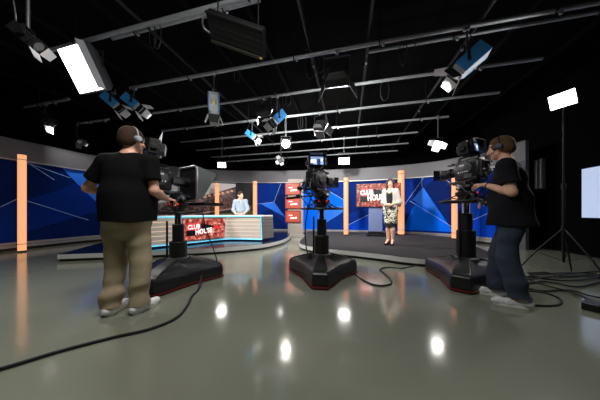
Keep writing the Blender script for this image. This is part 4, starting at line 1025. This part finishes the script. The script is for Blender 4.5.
    for i, (x, y) in enumerate([(-0.06, -0.3), (0.05, -0.33), (0.0, -0.35)]):
        P('cable', M['rubber'], lambda m: m.tube(catmull([(x, -0.36, 0.1 + 0.05 * i), (x * 1.5, -0.43, 0.0), (x * 2.4, -0.3, -0.12), (x * 2.0, -0.1, -0.26)], 6), 0.008, 6))
    P('vf_cable', M['rubber'], lambda m: m.tube(catmull([(0.1, -0.1, 0.45), (0.15, -0.18, 0.36), (0.13, -0.3, 0.25), (0.05, -0.36, 0.2)], 6), 0.007, 6)).name = 'viewfinder_cable'
    for k in range(5):
        x = -0.09 + 0.045 * k
        P('signal_lead', M['rubber'] if k != 2 else M['midgrey'], lambda m: m.tube(catmull([(x * 0.4, -0.36, 0.1 + 0.03 * (k % 3)), (x * 1.2, -0.42, 0.08), (x * 1.5, -0.34, -0.02 - 0.02 * k), (x * 1.6, -0.15, -0.04), (x * 1.4, 0.0, 0.02)], 6), 0.006, 6))
    P('focus_grip', M['black'], lambda m: (m.cyl((-0.16, -0.3, 0.02), (-0.16, -0.38, 0.02), 0.026, n=14), m.bar((-0.06, -0.1, 0.01), (-0.16, -0.32, 0.02), 0.02, 0.015)), bev=0.003)
    if prompter:
        y0 = 0.34
        def frame(m):
            W, Z0, Z1, r = 0.215, -0.10, 0.41, 0.055; pts = []
            for cx, cz, a in ((W - r, Z0 + r, -PI / 2), (W - r, Z1 - r, 0), (-W + r, Z1 - r, PI / 2), (-W + r, Z0 + r, PI)):
                for k in range(6): pts.append(Vector((cx + r * math.cos(a + k * PI / 10), y0, cz + r * math.sin(a + k * PI / 10))))
            m.tube(pts, 0.017, 8, 0, True)
        P('prompter_frame', M['silver'], frame)
        P('prompter_back', M['black'], lambda m: m.box((0, y0 + 0.01, 0.155), (0.41, 0.012, 0.49)), bev=0.002)
        P('prompter_hood', M['hoodcloth'], lambda m: m.loft([[Vector((x, y0 + 0.02, 0.41)), Vector((x, y0 + 0.02, -0.08)), Vector((x, y0 + 0.1, -0.06)), Vector((x * 1.05, y0 + 0.34, 0.32)), Vector((x * 1.05, y0 + 0.34, 0.345))] for x in (-0.21, 0.21)]), bev=0.004, smooth=0)
        P('prompter_monitor', M['black'], lambda m: m.box((0, y0 + 0.3, -0.14), (0.44, 0.36, 0.05)), bev=0.006)
        P('rail', M['midgrey'], lambda m: (m.cyl((-0.06, 0.2, -0.01), (-0.06, y0 + 0.1, -0.07), 0.012), m.cyl((0.06, 0.2, -0.01), (0.06, y0 + 0.1, -0.07), 0.012)))
    else:
        P('tally_light', M['midgrey'], lambda m: m.box((0, 0.2, 0.31), (0.06, 0.08, 0.03)), bev=0.005)
    return t

M['hoodcloth'] = mat('grey prompter hood', (104, 110, 112), 0.6, noise=0.1, nscale=8)
PL, PC, PR = (-1.76, 2.95), (0.34, 3.2), (2.4, 2.95)
azL, azC, azR = math.radians(28), math.radians(34), math.radians(-6)
z = pedestal('three-cornered black camera pedestal in front of the heavyset operator in khaki trousers', PL, math.radians(-92), 0.99, azL, [(-1.495, 2.39, 1.125), (-1.88, 2.41, 1.135)])
studio_camera('studio camera with teleprompter hood on the pedestal in front of the khaki trousers operator', PL, azL, z, math.radians(-34), True, 0.07, 0.2)
z = pedestal('unmanned three-cornered black camera pedestal standing at the centre of the floor', PC, math.radians(-98), 1.05, azC, [(-0.17, 2.98, 1.20)])
studio_camera('unmanned studio camera on the centre pedestal, with lit viewfinder facing us', PC, azC, z, azC + math.radians(4), False, -0.07, 0.04)
z = pedestal('three-cornered black camera pedestal in front of the operator in jeans', PR, math.radians(-134), 1.15, azR, [(2.09, 2.50, 1.325), (2.285, 2.52, 1.105)])
studio_camera('studio camera with big box lens in front of the operator in jeans', PR, azR, z, math.radians(14), False, -0.03, -0.05)

# ------------------------------------------------------------------ lighting grid
G = 3.86
PIPE_D = [1.35, 2.48, 3.66, 4.74, 5.86, 6.98, 8.1, 9.3, 10.3]
PIPE_L = [(-6.0, 4.6), (-5.4, 4.6), (-4.9, 4.4), (-5.5, 3.5), (-6.4, 3.5), (-6.7, 2.9), (-6.9, 2.4), (-7.0, 2.4), (-7.0, 2.2)]
WHICH = ['passing over the camera', 'second from the camera', 'third from the camera', 'fourth from the camera', 'fifth from the camera', 'fourth from the back', 'third from the back', 'second from the back', 'nearest the back wall']
def pipe(a, b, r, label, rods, name='lighting_pipe', group='lighting grid pipes', m='pipe', seed=0):
    a = Vector(a); b = Vector(b); c = (a + b) / 2; t = thing(name, label, 'pipe', tuple(c), 0, group)
    mb = MB(); mb.cyl(a - c, b - c, r, n=14); mb.build('tube', M[m], t)
    rr = random.Random(seed); n = max(2, int((b - a).length / 2.2))
    for i in range(n):
        f = (i + 0.5 + rr.uniform(-0.2, 0.2)) / n; p = a.lerp(b, f) - c
        if rods:
            mb = MB(); mb.cyl(p, (p.x, p.y, ZC - c.z), 0.008, n=8); mb.build('hanger_rod', M['clamp'], t)
        mb = MB(); mb.ring(p, r * 1.15, 0.012, 16, 6, 0, (b - a)); mb.build('clamp', M['clamp'], t)
        mb = MB(); mb.sphere(p + Vector((0, 0, -r - 0.02)) + (b - a).normalized() * 0.06, 0.024, 6); mb.build('bolt', M['silver'], t)
    return t
for i, (d, (l0, l1)) in enumerate(zip(PIPE_D, PIPE_L)):
    pipe(room(l0, d, G), room(l1, d, G), 0.032, 'grey cross pipe of the lighting grid, ' + WHICH[i], True, seed=i)
pipe(room(0.35, 3.9, G + 0.05), room(4.4, 3.9, G + 0.05), 0.026, 'short grey pipe doubling the third grid pipe at the right', False, seed=20)
pipe(room(-3.9, 2.62, G + 0.08), room(-1.2, 2.62, G + 0.08), 0.026, 'short grey pipe doubling the second grid pipe at the left', False, seed=21)
pipe(room(-8.6, 3.66, G), room(-6.9, 3.66, G), 0.03, 'short stub pipe carrying the double lamp at the far left', True, seed=22)
pipe(room(-8.4, 4.74, G), room(-7.2, 4.74, G), 0.03, 'short stub pipe carrying the small lamp above the left wall', True, seed=23)
for l, nm in ((-3.1, 'leftmost'), (-0.68, 'left of the big black barn door lamp'), (0.32, 'right of the big black barn door lamp'), (1.95, 'rightmost')):
    pipe(room(l, 0.6, G + 0.062), room(l, 10.4, G + 0.062), 0.026, 'dark lengthwise bar of the lighting grid, ' + nm, False, 'lengthwise_bar', 'lengthwise grid bars', 'darkpipe', seed=int(l * 10) + 60)

# ------------------------------------------------------------------ lamps hanging from the grid
def lamp_pos(px, py, d):
    k = (px - 300) / F; Y = d / (DX * k + DY); return Vector((k * Y, Y, H + (HZ - py) / F * Y))
def light(kind, loc, aim, energy, color=(1, 1, 1), size=0.2, size_y=None, angle=60, blend=0.6):
    L = bpy.data.lights.new('lamp_light', kind); L.energy = energy; L.color = color
    if kind == 'AREA':
        L.shape = 'RECTANGLE' if size_y else 'SQUARE'; L.size = size
        if size_y: L.size_y = size_y
    elif kind == 'SPOT': L.spot_size = math.radians(angle); L.spot_blend = blend; L.shadow_soft_size = size
    o = bpy.data.objects.new('lamp_light', L); COL.objects.link(o); o.location = loc
    o.rotation_euler = (Vector(aim) - Vector(loc)).to_track_quat('-Z', 'Y').to_euler()
    return o
def hanger(t, z0, zg, w, roll=0.0):
    """yoke and drop arm from the pivot up to the pipe (own frame)"""
    mb = MB(); hy = w * 0.75
    for s in (-1, 1): mb.box((s * w / 2, 0, hy / 2), (0.008, 0.035, hy))
    mb.box((0, 0, hy), (w + 0.008, 0.035, 0.008)); mb.build('yoke', M['clamp'], t)
    for s in (-1, 1):
        mb = MB(); mb.cyl((s * (w / 2 + 0.004), 0, 0), (s * (w / 2 + 0.034), 0, 0), 0.022, n=10); mb.build('tilt_knob', M['black'], t)
    mb = MB(); mb.cyl((0, 0, hy), (0, 0, max(hy + 0.03, zg - 0.04)), 0.014, n=10); mb.build('drop_arm', M['midgrey'], t)
    mb = MB(); mb.box((0, 0, zg - 0.035), (0.05, 0.07, 0.05)); mb.box((0, 0.045, zg), (0.05, 0.012, 0.1)); mb.build('clamp', M['silver'], t, 0.004)
def barn(t, Th, y, w, h, opens, inside, par=None):
    for k, op in enumerate(opens):
        if op is None: continue
        a = math.radians(op); s, c = math.sin(a), math.cos(a)
        lw, ln_ = (w, h * 0.8) if k < 2 else (h, w * 0.7)
        e = lw / 2; pts = [(-e, 0), (e, 0), (e * 0.78, ln_), (-e * 0.78, ln_)]
        V = []
        for off in (0, 0.008):
            for u, v in pts:
                if k < 2: sg = 1 if k == 0 else -1; V.append((u, y + v * c + off * s * 0, sg * (h / 2 + v * s + off)))
                else: sg = 1 if k == 2 else -1; V.append((sg * (w / 2 + v * s + off), y + v * c, u))
        mb = MB(); mb.T = Th; mb.add(V, [(0, 1, 2, 3)], 1); mb.add(V, [(4, 5, 6, 7)], 0); mb.add(V, [(0, 1, 5, 4), (1, 2, 6, 5), (2, 3, 7, 6), (3, 0, 4, 7)], 1)  # inner and edge faces carry the painted lamplight, outer face stays black
        mb.build('barn_door', [M['barn'], inside], par or t, smooth=0)
def fixture(kind, px, py, d, az, tilt, label, face='glass_dark', zoff=0.0, sc=1.0, opens=(35, 35, 35, 35), energy=0, aim=None, angle=70, name=None, inside=None, roll=0, group='lamps on the lighting grid', color=(1, 0.97, 0.93), labels=False):
    p = lamp_pos(px, py, d); az = math.radians(az)
    t = thing(name or {'blue': 'studio_spotlight', 'black': 'studio_spotlight', 'soft': 'softlight', 'panel': 'led_lamp'}[kind], label, 'lamp', tuple(p), -az, group)
    Th = Matrix.Rotation(math.radians(roll), 4, 'Y') @ Matrix.Rotation(-math.radians(tilt), 4, 'X'); zg = G - p.z
    ins = inside or M['barnlit']
    if kind in ('blue', 'black'):
        w, hh, L = 0.2 * sc, 0.2 * sc, 0.36 * sc
        mb = MB(); mb.T = Th; mb.box((0, -0.05 * sc, 0), (w * 0.82, L, hh * 0.9)); mb.cyl((0, L / 2 - 0.06 * sc, 0), (0, L / 2 - 0.01 * sc, 0), 0.095 * sc, n=24); hd = mb.build('housing', M['lampgrey'] if kind == 'blue' else M['black'], t, 0.01)
        mb = MB(); mb.T = Th
        for s in (-1, 1): mb = MB(); mb.T = Th; mb.box((s * w * 0.45, -0.06 * sc, 0), (w * 0.12, L * 0.92, hh * 0.95)); mb.build('side_shell', M['lampblue'] if kind == 'blue' else M['darkgrey'], hd, 0.008)
        mb = MB(); mb.T = Th
        for i in range(5): mb.box((0, -0.16 * sc + 0.04 * sc * i, -hh * 0.46), (w * 0.6, 0.014 * sc, 0.008))
        mb.box((0, -0.08 * sc, -hh * 0.452), (w * 0.56, 0.2 * sc, 0.004)); mb.build('vent', M['whitepaint'] if kind == 'blue' else M['midgrey'], hd)
        mb = MB(); mb.T = Th; mb.box((0, -0.08 * sc, hh * 0.452), (w * 0.46, 0.18 * sc, 0.004))
        for i in range(3): mb.box((0, -0.14 * sc + 0.06 * sc * i, hh * 0.46), (w * 0.5, 0.02 * sc, 0.01))
        mb.build('vent', M['whitepaint'] if kind == 'blue' else M['midgrey'], hd)
        if labels:
            for q in (-1, 1): mb = MB(); mb.T = Th; mb.box((q * w * 0.2, -0.05, -hh * 0.5), (w * 0.14, 0.09, 0.012)); mb.build('yellow_label', M['yellowlabel'], hd)
        mb = MB(); mb.T = Th; y = L / 2 - 0.012 * sc; mb.cyl((0, y, 0), (0, y + 0.012, 0), 0.083 * sc, n=24); mb.build('lens', M[face], hd)
        mb = MB(); mb.T = Th; y = L / 2; mb.box((0, y, hh * 0.5), (w, 0.02, 0.012)); mb.box((0, y, -hh * 0.5), (w, 0.02, 0.012)); mb.box((w * 0.5, y, 0), (0.012, 0.02, hh)); mb.box((-w * 0.5, y, 0), (0.012, 0.02, hh)); br = mb.build('barn_frame', M['barn'], t)
        barn(t, Th, y + 0.01, w, hh, opens, ins, br); front = y + 0.03
        mb = MB(); mb.tube(catmull([Th @ Vector((0.03, -L * 0.6, 0.02)), Th @ Vector((0.06, -L * 0.75, 0.1)), Vector((0.05, -0.1, zg * 0.6)), Vector((0.02, 0.0, zg))], 6), 0.007, 6); mb.build('power_cable', M['rubber'], t)
        wk = w * 1.08
    elif kind == 'soft':
        w, hh, L = 0.42 * sc, 0.34 * sc, 0.2 * sc
        mb = MB(); mb.T = Th
        mb.loft([[Vector((x * a * w / 2, y, z * a * hh / 2)) for x, z in ((-1, -1), (1, -1), (1, 1), (-1, 1))] for a, y in ((0.6, -L * 0.6), (0.95, -L * 0.2), (1, L * 0.45))]); hd = mb.build('housing', M['black'], t, 0.008, 0)
        mb = MB(); mb.T = Th; y = L * 0.45; mb.box((0, y + 0.004, 0), (w * 0.92, 0.008, hh * 0.92)); mb.build('diffuser', M[face], hd)
        barn(t, Th, y + 0.008, w, hh, opens, ins, hd); front = y + 0.05; wk = w * 1.05
    else:
        w, hh, L = 0.36 * sc, 0.24 * sc, 0.07
        mb = MB(); mb.T = Th; mb.box((0, 0, 0), (w, L, hh)); hd = mb.build('housing', M['black'], t, 0.006)
        mb = MB(); mb.T = Th; mb.box((0, L / 2 + 0.003, 0), (w * 0.94, 0.006, hh * 0.92)); mb.build('diffuser', M[face], hd)
        barn(t, Th, L / 2 + 0.004, w, hh, opens, ins, hd); front = L / 2 + 0.05; wk = w * 1.06
    hanger(t, 0, zg, wk)
    if energy:
        wp = p + Matrix.Rotation(-az, 3, 'Z') @ (Th.to_3x3() @ Vector((0, front, 0)))
        dr = Matrix.Rotation(-az, 3, 'Z') @ (Th.to_3x3() @ Vector((0, 1, 0)))
        if kind in ('blue', 'black'): light('SPOT', wp, Vector(aim) if aim is not None else wp + dr, energy, color, 0.06, angle=angle)
        else: light('AREA', wp, Vector(aim) if aim is not None else wp + dr, energy, color, w * 0.9, hh * 0.9)
    return t

fixture('blue', 113, 103, 3.66, 72, 42, 'blue lamp left of its twin above the khaki trousers operator', energy=420, opens=(30, 20, 30, 30), aim=(-2.0, 5.9, 0.8), angle=62)
fixture('blue', 134, 104, 3.66, 80, 40, 'blue lamp right of its twin above the khaki trousers operator', energy=300, opens=(40, 25, 30, 30), aim=(-0.6, 6.8, 0.9), angle=75)
fixture('blue', 214, 106, 3.66, -20, 80, 'blue lamp with two yellow labels hanging alone and aimed straight down', energy=60, opens=(20, 20, 25, 25), sc=1.05, labels=True)
fixture('soft', 264, 110, 4.74, 20, 35, 'square black softlight left of the centre blue lamp', energy=120, opens=(45, 30, 30, 30), sc=0.85, aim=(0.0, 9, 1.4))
fixture('blue', 277, 119, 4.74, -125, 48, 'blue and silver lamp beside the square black softlight', energy=30, opens=(30, 30, 30, 30), sc=1.05)
fixture('blue', 252, 136, 5.86, 95, 35, 'small blue lamp glowing warm, left of the bright starry lamp', face='lampdim', energy=40, opens=(30, 30, 40, 30), sc=0.9)
fixture('blue', 467, 64, 3.66, -62, 38, 'blue lamp with barn doors painted lit white above the right-hand camera', energy=250, opens=(50, 30, 50, 40), aim=(0.8, 8.0, 1.0), angle=80, sc=1.15)
fixture('soft', 337, 76, 3.66, 12, 28, 'big black barn door lamp seen from behind, between two lengthwise bars', energy=100, opens=(20, 25, 28, 28), sc=1.02, aim=(2.4, 7.2, 1.1))
fixture('soft', 320, 125, 5.86, 40, 30, 'tilted square lamp with thin bright edges above the centre camera', energy=220, opens=(15, 15, 25, 25), sc=0.85, aim=(3.5, 7.6, 1.1), roll=14)
fixture('black', 45, 118, 3.66, 84, 40, 'wide black lamp high above the far left wall', energy=100, opens=(None, 40, None, None), sc=1.1, aim=(-7.0, 6.4, 1.5), angle=95)
fixture('black', 77, 139, 4.74, 100, 40, 'small black lamp with a barn door painted lit above the left wall', energy=140, opens=(30, 50, 30, 30), sc=0.85, inside=M['barngrey'], aim=(-4.5, 7.8, 1.0))
fixture('black', 28, 38, 1.35, 70, 40, 'black lamp with lower barn door painted lit white at the top left corner', opens=(None, 30, None, 60), sc=0.55, aim=(-5.5, 4.5, 0.8))
fixture('black', 286, 144, 5.86, 176, 17, 'bright bare lens lamp shining straight at us over the centre', face='lamphot', energy=14, opens=(None,) * 4, sc=1.35, angle=110, inside=M['barn'])
fixture('black', 281, 160, 8.1, 195, 25, 'small lamp with a tilted door painted lit white under the bright starry lamp', face='barngrey', energy=3, opens=(60, 40, 50, 35), sc=0.9, roll=25)
fixture('panel', 344, 161, 8.1, 186, 14, 'small bright light panel above the blue wall right of the centre camera', face='lampwhite', energy=6, opens=(None,) * 4, sc=1.15)
fixture('panel', 222, 165, 6.98, 172, 14, 'small bright light panel above the stadium picture', face='lampwhite', energy=6, opens=(None,) * 4, sc=0.86)
fixture('soft', 438, 144, 6.98, 206, 25, 'bright lamp with open barn doors painted lit white above the blue wall at the right', face='lampwhite', energy=9, opens=(None, 40, 60, 40), sc=0.55, roll=-22)

# big bright softlight at the upper left
p = Vector((-3.671, 3.43, 3.396)); W = 0.6
t = thing('softlight', 'big brilliant white square softlight at the upper left', 'lamp', tuple(p), 0, 'lamps on the lighting grid')
Th = (Matrix.Rotation(-0.25, 4, 'Z') @ Matrix.Rotation(0.475, 4, 'X')); W, Hh = 0.60, 0.63
mb = MB(); mb.T = Th; mb.loft([[Vector((x * a * W / 2, y, z * a * Hh / 2)) for x, z in ((-1, -1), (1, -1), (1, 1), (-1, 1))] for a, y in ((0.8, 0.22), (1.04, 0.1), (1.06, 0.004))]); hd = mb.build('housing', M['midgrey'], t, 0.006, 0)
mb = MB(); mb.T = Th; mb.box((0, 0, 0), (W, 0.008, Hh)); mb.build('diffuser', M['lampwhite'], hd)
for s in (1,):
    mb = MB(); mb.T = Th; mb.loft([[Vector(q) for q in ((s * W * 0.53, 0.0, -Hh * 0.53), (s * W * 0.53, 0.0, Hh * 0.53), (s * W * 0.66, -0.18, Hh * 0.5), (s * W * 0.66, -0.18, -Hh * 0.5))], [Vector(q) for q in ((s * W * 0.54, 0.0, -Hh * 0.53), (s * W * 0.54, 0.0, Hh * 0.53), (s * W * 0.67, -0.18, Hh * 0.5), (s * W * 0.67, -0.18, -Hh * 0.5))]]); mb.build('barn_door', M['lampgrey'], hd, smooth=0)
mb = MB(); zg = G - p.z
for s in (-1, 1): mb.cyl(Th @ Vector((s * W * 0.56, 0.1, 0)), Th @ Vector((s * W * 0.56, 0.1, 0)) + Vector((0, 0.0, zg * 0.6)), 0.012, n=8)
mb.cyl(Th @ Vector((-W * 0.56, 0.1, 0)) + Vector((0, 0, zg * 0.6)), Th @ Vector((W * 0.56, 0.1, 0)) + Vector((0, 0, zg * 0.6)), 0.012, n=8); mb.build('yoke', M['clamp'], t)
mb = MB(); c0 = Th @ Vector((0, 0.1, 0)) + Vector((0, 0, zg * 0.6)); mb.cyl(c0, (c0.x, c0.y, zg), 0.014, n=8); mb.box((c0.x, c0.y, zg), (0.06, 0.09, 0.09)); mb.build('clamp', M['clamp'], t)
nrm = (Th.to_3x3() @ Vector((0, -1, 0))); light('AREA', p + nrm * 0.03, p + nrm, 80, (1, 0.98, 0.95), 0.58, 0.6)

# large dark bank of tubes, unlit, at the top
p = Vector((-0.876, 2.76, 3.378)); t = thing('fluorescent_bank', 'large unlit black box lamp hanging at the top left of centre', 'lamp', tuple(p), 0, 'lamps on the lighting grid')
Th = Matrix.Rotation(-0.649, 4, 'Z') @ Matrix.Rotation(0.921, 4, 'X') @ Matrix.Rotation(0.674, 4, 'Y'); W2, H2 = 0.41, 0.17
mb = MB(); mb.T = Th; mb.loft([[Vector((x * a * W2, y, z * b * H2)) for x, z in ((-1, -1), (1, -1), (1, 1), (-1, 1))] for a, b, y in ((0.9, 0.8, 0.17), (1, 1, 0.1), (1, 1, 0.006))]); hd = mb.build('housing', M['black'], t, 0.008, 0)
M['olive'] = mat('dark olive louvre', (46, 46, 36), 0.5)
mb = MB(); mb.T = Th; mb.box((0, 0.004, 0), (W2 * 1.9, 0.006, H2 * 1.9)); mb.build('louvre', M['black'], hd)
mb = MB(); mb.T = Th
for z in (-0.6, -0.2, 0.2, 0.6): mb.box((0, 0.0, z * H2), (W2 * 1.86, 0.008, 0.006))
mb.build('tube_divider', M['clamp'], hd)
mb = MB(); mb.T = Th; mb.box((0, -0.004, -H2 * 0.93), (W2 * 2, 0.02, 0.035)); mb.build('lower_rim', M['olive'], hd, 0.004)
mb = MB(); mb.T = Th; mb.box((0, -0.004, H2 * 0.95), (W2 * 2, 0.02, 0.02)); mb.build('upper_rim', M['black'], hd, 0.004)
mb = MB(); mb.T = Th; mb.box((W2 * 0.93, -0.018, -H2 * 0.9), (0.035, 0.008, 0.02)); mb.build('label', M['yellowlabel'], hd)
for s_ in (-1, 1):
    mb = MB(); q = Th @ Vector((s_ * 0.3, 0.1, 0.1)); mb.cyl(q, (q.x, q.y, G - p.z + 0.04), 0.01, n=8); mb.build('suspension_rod', M['clamp'], t)
mb = MB(); mb.tube(catmull([Th @ Vector((-W2, 0.03, 0.1)), Th @ Vector((-W2 - 0.08, 0.02, 0.06)), Th @ Vector((-W2 - 0.09, 0.02, -0.04)), Th @ Vector((-W2, 0.03, -0.08))], 6), 0.012, 8); mb.build('handle', M['silver'], t)

# floor stand with its light panel at the right
base = Vector((4.08, 3.16, 0)); t = thing('light_stand', 'thin black tripod stand before the black right wall', 'light stand', tuple(base), 0)
mb = MB(); mb.cyl((0, 0, 0.22), (0, 0, 1.4), 0.016, n=12); mb.cyl((0, 0, 1.4), (0, 0, 2.56), 0.011, n=12); mb.build('pole', M['blackpole'], t)
for k in range(3):
    a = 0.5 + k * 2 * PI / 3; u = Vector((math.cos(a), math.sin(a), 0)); mb = MB(); mb.tube([Vector((0, 0, 0.75)), u * 0.28 + Vector((0, 0, 0.38)), u * 0.52 + Vector((0, 0, 0.012))], 0.011, 8); mb.bar(Vector((0, 0, 0.24)), u * 0.3 + Vector((0, 0, 0.36)), 0.015, 0.006); mb.build('leg', M['blackpole'], t)
mb = MB(); mb.cyl((0, 0, 1.36), (0, 0, 1.44), 0.024, n=12); mb.cyl((0.02, 0, 1.4), (0.05, 0, 1.4), 0.012, n=8); mb.cyl((0, 0, 0.7), (0, 0, 0.78), 0.024, n=12); mb.build('collar', M['black'], t)
p = Vector((3.985, 3.1, 2.703)); t = thing('led_lamp', 'brilliant white light panel on the tripod stand at the right', 'lamp', tuple(p), 0)
Th = Matrix.Rotation(-1.371, 4, 'Z') @ Matrix.Rotation(0.393, 4, 'X') @ Matrix.Rotation(0.053, 4, 'Y')
mb = MB(); mb.T = Th; mb.box((0, 0.035, 0), (0.29, 0.06, 0.225)); hd = mb.build('housing', M['black'], t, 0.006)
mb = MB(); mb.T = Th; mb.box((0, 0, 0), (0.275, 0.01, 0.21)); mb.build('diffuser', M['lampwhite'], hd)
mb = MB(); q = Th @ Vector((0, 0.05, -0.09)); mb.tube([q, (base.x - p.x, base.y - p.y, -0.14), (base.x - p.x, base.y - p.y, -0.2)], 0.012, 8); mb.build('bracket', M['black'], t)
nrm = (Th.to_3x3() @ Vector((0, -1, 0))); light('AREA', p + nrm * 0.03, p + nrm, 26, (1, 0.98, 0.96), 0.26, 0.2)

# coils of spare cable over the pipes
for i, (px, d, n) in enumerate([(310, 3.66, 3), (404, 3.66, 2), (212, 4.74, 2), (150, 2.48, 2), (284, 4.74, 2), (300, 5.86, 2), (385, 4.74, 1), (236, 3.66, 1)]):
    P = lamp_pos(px, 100, d); P.z = G
    mb = MB(); rr = random.Random(i)
    for k in range(n):
        w = rr.uniform(0.05, 0.1); dp = rr.uniform(0.25, 0.5); o = dl * (0.09 * k)
        mb.tube([o + dl * w * math.sin(a) + Vector((0, 0, 0.035 - dp / 2 + dp / 2 * math.cos(a))) + dd_ * 0.045 * (1 if math.cos(a) < 0.7 else 0) for a in np.linspace(0, 2 * PI, 22)[:-1]], 0.007, 6, 0, True)
    o = mb.build('cable_coil', M['rubber']); o.location = P
    tag(o, 'black cable coil hung on the grid ' + ['over the centre camera, right of the square softlight', 'right of the big barn door lamp', 'behind the lone blue lamp', 'left of the big unlit box lamp', 'beside the centre blue lamp', 'above the bright starry lamp', 'on the fourth pipe towards the right', 'right of the lone blue lamp'][i], 'cable', 'cable coils on the grid')

# ------------------------------------------------------------------ cables on the floor
def floor_cable(label, pts, r=0.011, group='floor cables', name='floor_cable', raw=None):
    P = catmull([fl(*p, r) if len(p) == 2 else Vector(p) for p in pts], 10)
    mb = MB(); mb.tube(P, r, 8); o = mb.build(name, M['rubber']); return tag(o, label, 'cable', group)
floor_cable('long black cable curving across the floor at the lower left', [(-60, 384), (0, 369), (60, 351), (110, 338), (150, 329), (176, 318), (187, 306), (192, 296), (198, 290), (-1.35, 2.8, 0.13)], 0.013)
floor_cable('black cable snaking between the centre and right pedestals', [(0.82, 3.37, 0.13), (355, 274), (365, 281), (378, 285.5), (390, 284), (390.5, 279.5), (384, 273), (380, 269.5), (387, 267.2), (402, 268.2), (1.98, 3.45, 0.1)], 0.011)
RC = [('loop nearest the right operator\'s shoes', [(512, 290), (535, 292), (550, 295), (561, 301), (557, 306), (540, 306.5), (520, 304), (505, 300)]),
      ('line running from the right operator to the connector box', [(515, 288), (530, 290), (546, 292), (565, 291), (578, 293), (590, 297), (612, 301)]),
      ('wide loop before the tripod stand', [(508, 283), (524, 285), (540, 283), (556, 284.5), (574, 288), (590, 286), (602, 281), (588, 277), (560, 278)]),
      ('flat loop behind the tripod stand', [(520, 278), (535, 279), (560, 282), (585, 281), (600, 277), (580, 274), (550, 275), (530, 276)]),
      ('line leaving the frame at the right edge', [(530, 282), (548, 288), (570, 294), (592, 303), (620, 310)]),
      ('small tangled loop by the black wall', [(510, 277), (520, 280), (532, 278), (545, 280), (556, 277), (545, 274.5), (528, 275)]),
      ('line along the foot of the black wall', [(500, 281), (522, 282.5), (550, 279), (570, 276), (592, 274), (625, 272)])]
for i, (a, pts) in enumerate(RC): floor_cable('black floor cable at the right, ' + a, [(*fl(px, py).xy, 0.011 + 0.004 * i) for px, py in pts], 0.011)
# cables dropping from the cameras
floor_cable('black cable dropping from the teleprompter to the left pedestal', [(-1.52, 3.15, 1.08), (-1.44, 3.12, 0.75), (-1.33, 3.12, 0.45), (-1.27, 3.12, 0.24), (-1.3, 3.05, 0.2)], 0.008, 'camera drop cables', 'camera_cable')
floor_cable('black cable hanging beside the column of the centre pedestal', [(0.2, 3.0, 1.3), (0.13, 2.99, 1.1), (0.08, 2.98, 0.8), (0.09, 3.0, 0.5), (0.14, 3.05, 0.3)], 0.009, 'camera drop cables', 'camera_cable')
P = fl(592, 309); t = thing('connector_box', 'small black connector box on the floor at the right edge', 'connector box', (P.x, P.y, 0), 0.5)
mb = MB(); mb.box((0, 0, 0.035), (0.2, 0.11, 0.07)); b = mb.build('case', M['black'], t, 0.008)
for i in range(4):
    mb = MB(); mb.cyl((-0.07 + 0.047 * i, -0.056, 0.035), (-0.07 + 0.047 * i, -0.066, 0.035), 0.016, n=14); mb.build('socket', M['silver'] if i % 2 else M['blackgloss'], b)
mb = MB(); mb.tube(catmull([(-0.02, -0.06, 0.04), (-0.06, -0.14, 0.03), (0.0, -0.2, 0.015), (0.12, -0.2, 0.012)], 6), 0.01, 8); mb.build('plug_lead', M['rubber'], t)

# ------------------------------------------------------------------ unseen area lights without fixtures, added to brighten foreground floor and operators
light('AREA', room(-0.9, 0.9, 3.75), (-1.3, 2.0, 0), 80, (1, 0.97, 0.93), 0.9, 0.6)
light('AREA', room(1.2, 0.4, 3.75), (1.4, 2.4, 0), 2, (1, 0.97, 0.93), 0.9, 0.6)
w = bpy.data.worlds.new('studio'); SC.world = w; w.use_nodes = True
w.node_tree.nodes['Background'].inputs[0].default_value = (0.5, 0.55, 0.6, 1); w.node_tree.nodes['Background'].inputs[1].default_value = 0.0

# ------------------------------------------------------------------ camera and view
cd = bpy.data.cameras.new('camera'); cam = bpy.data.objects.new('camera', cd); COL.objects.link(cam)
cam.location = (0, 0, H); cam.rotation_euler = (PI / 2, 0, 0)
cd.sensor_width = 36; cd.lens = 36 * F / 600; cd.shift_y = (HZ - 200) / 600; cd.clip_start = 0.05
SC.camera = cam
vs = SC.view_settings; SC.display_settings.display_device = 'sRGB'
vs.view_transform = 'Standard'; vs.look = 'None'; vs.exposure = 0.0; vs.gamma = 1; vs.use_curve_mapping = False
try:
    SC.cycles.use_denoising = True; SC.cycles.max_bounces = 6; SC.cycles.sample_clamp_indirect = 6; SC.cycles.caustics_reflective = False; SC.cycles.caustics_refractive = False
except Exception: pass
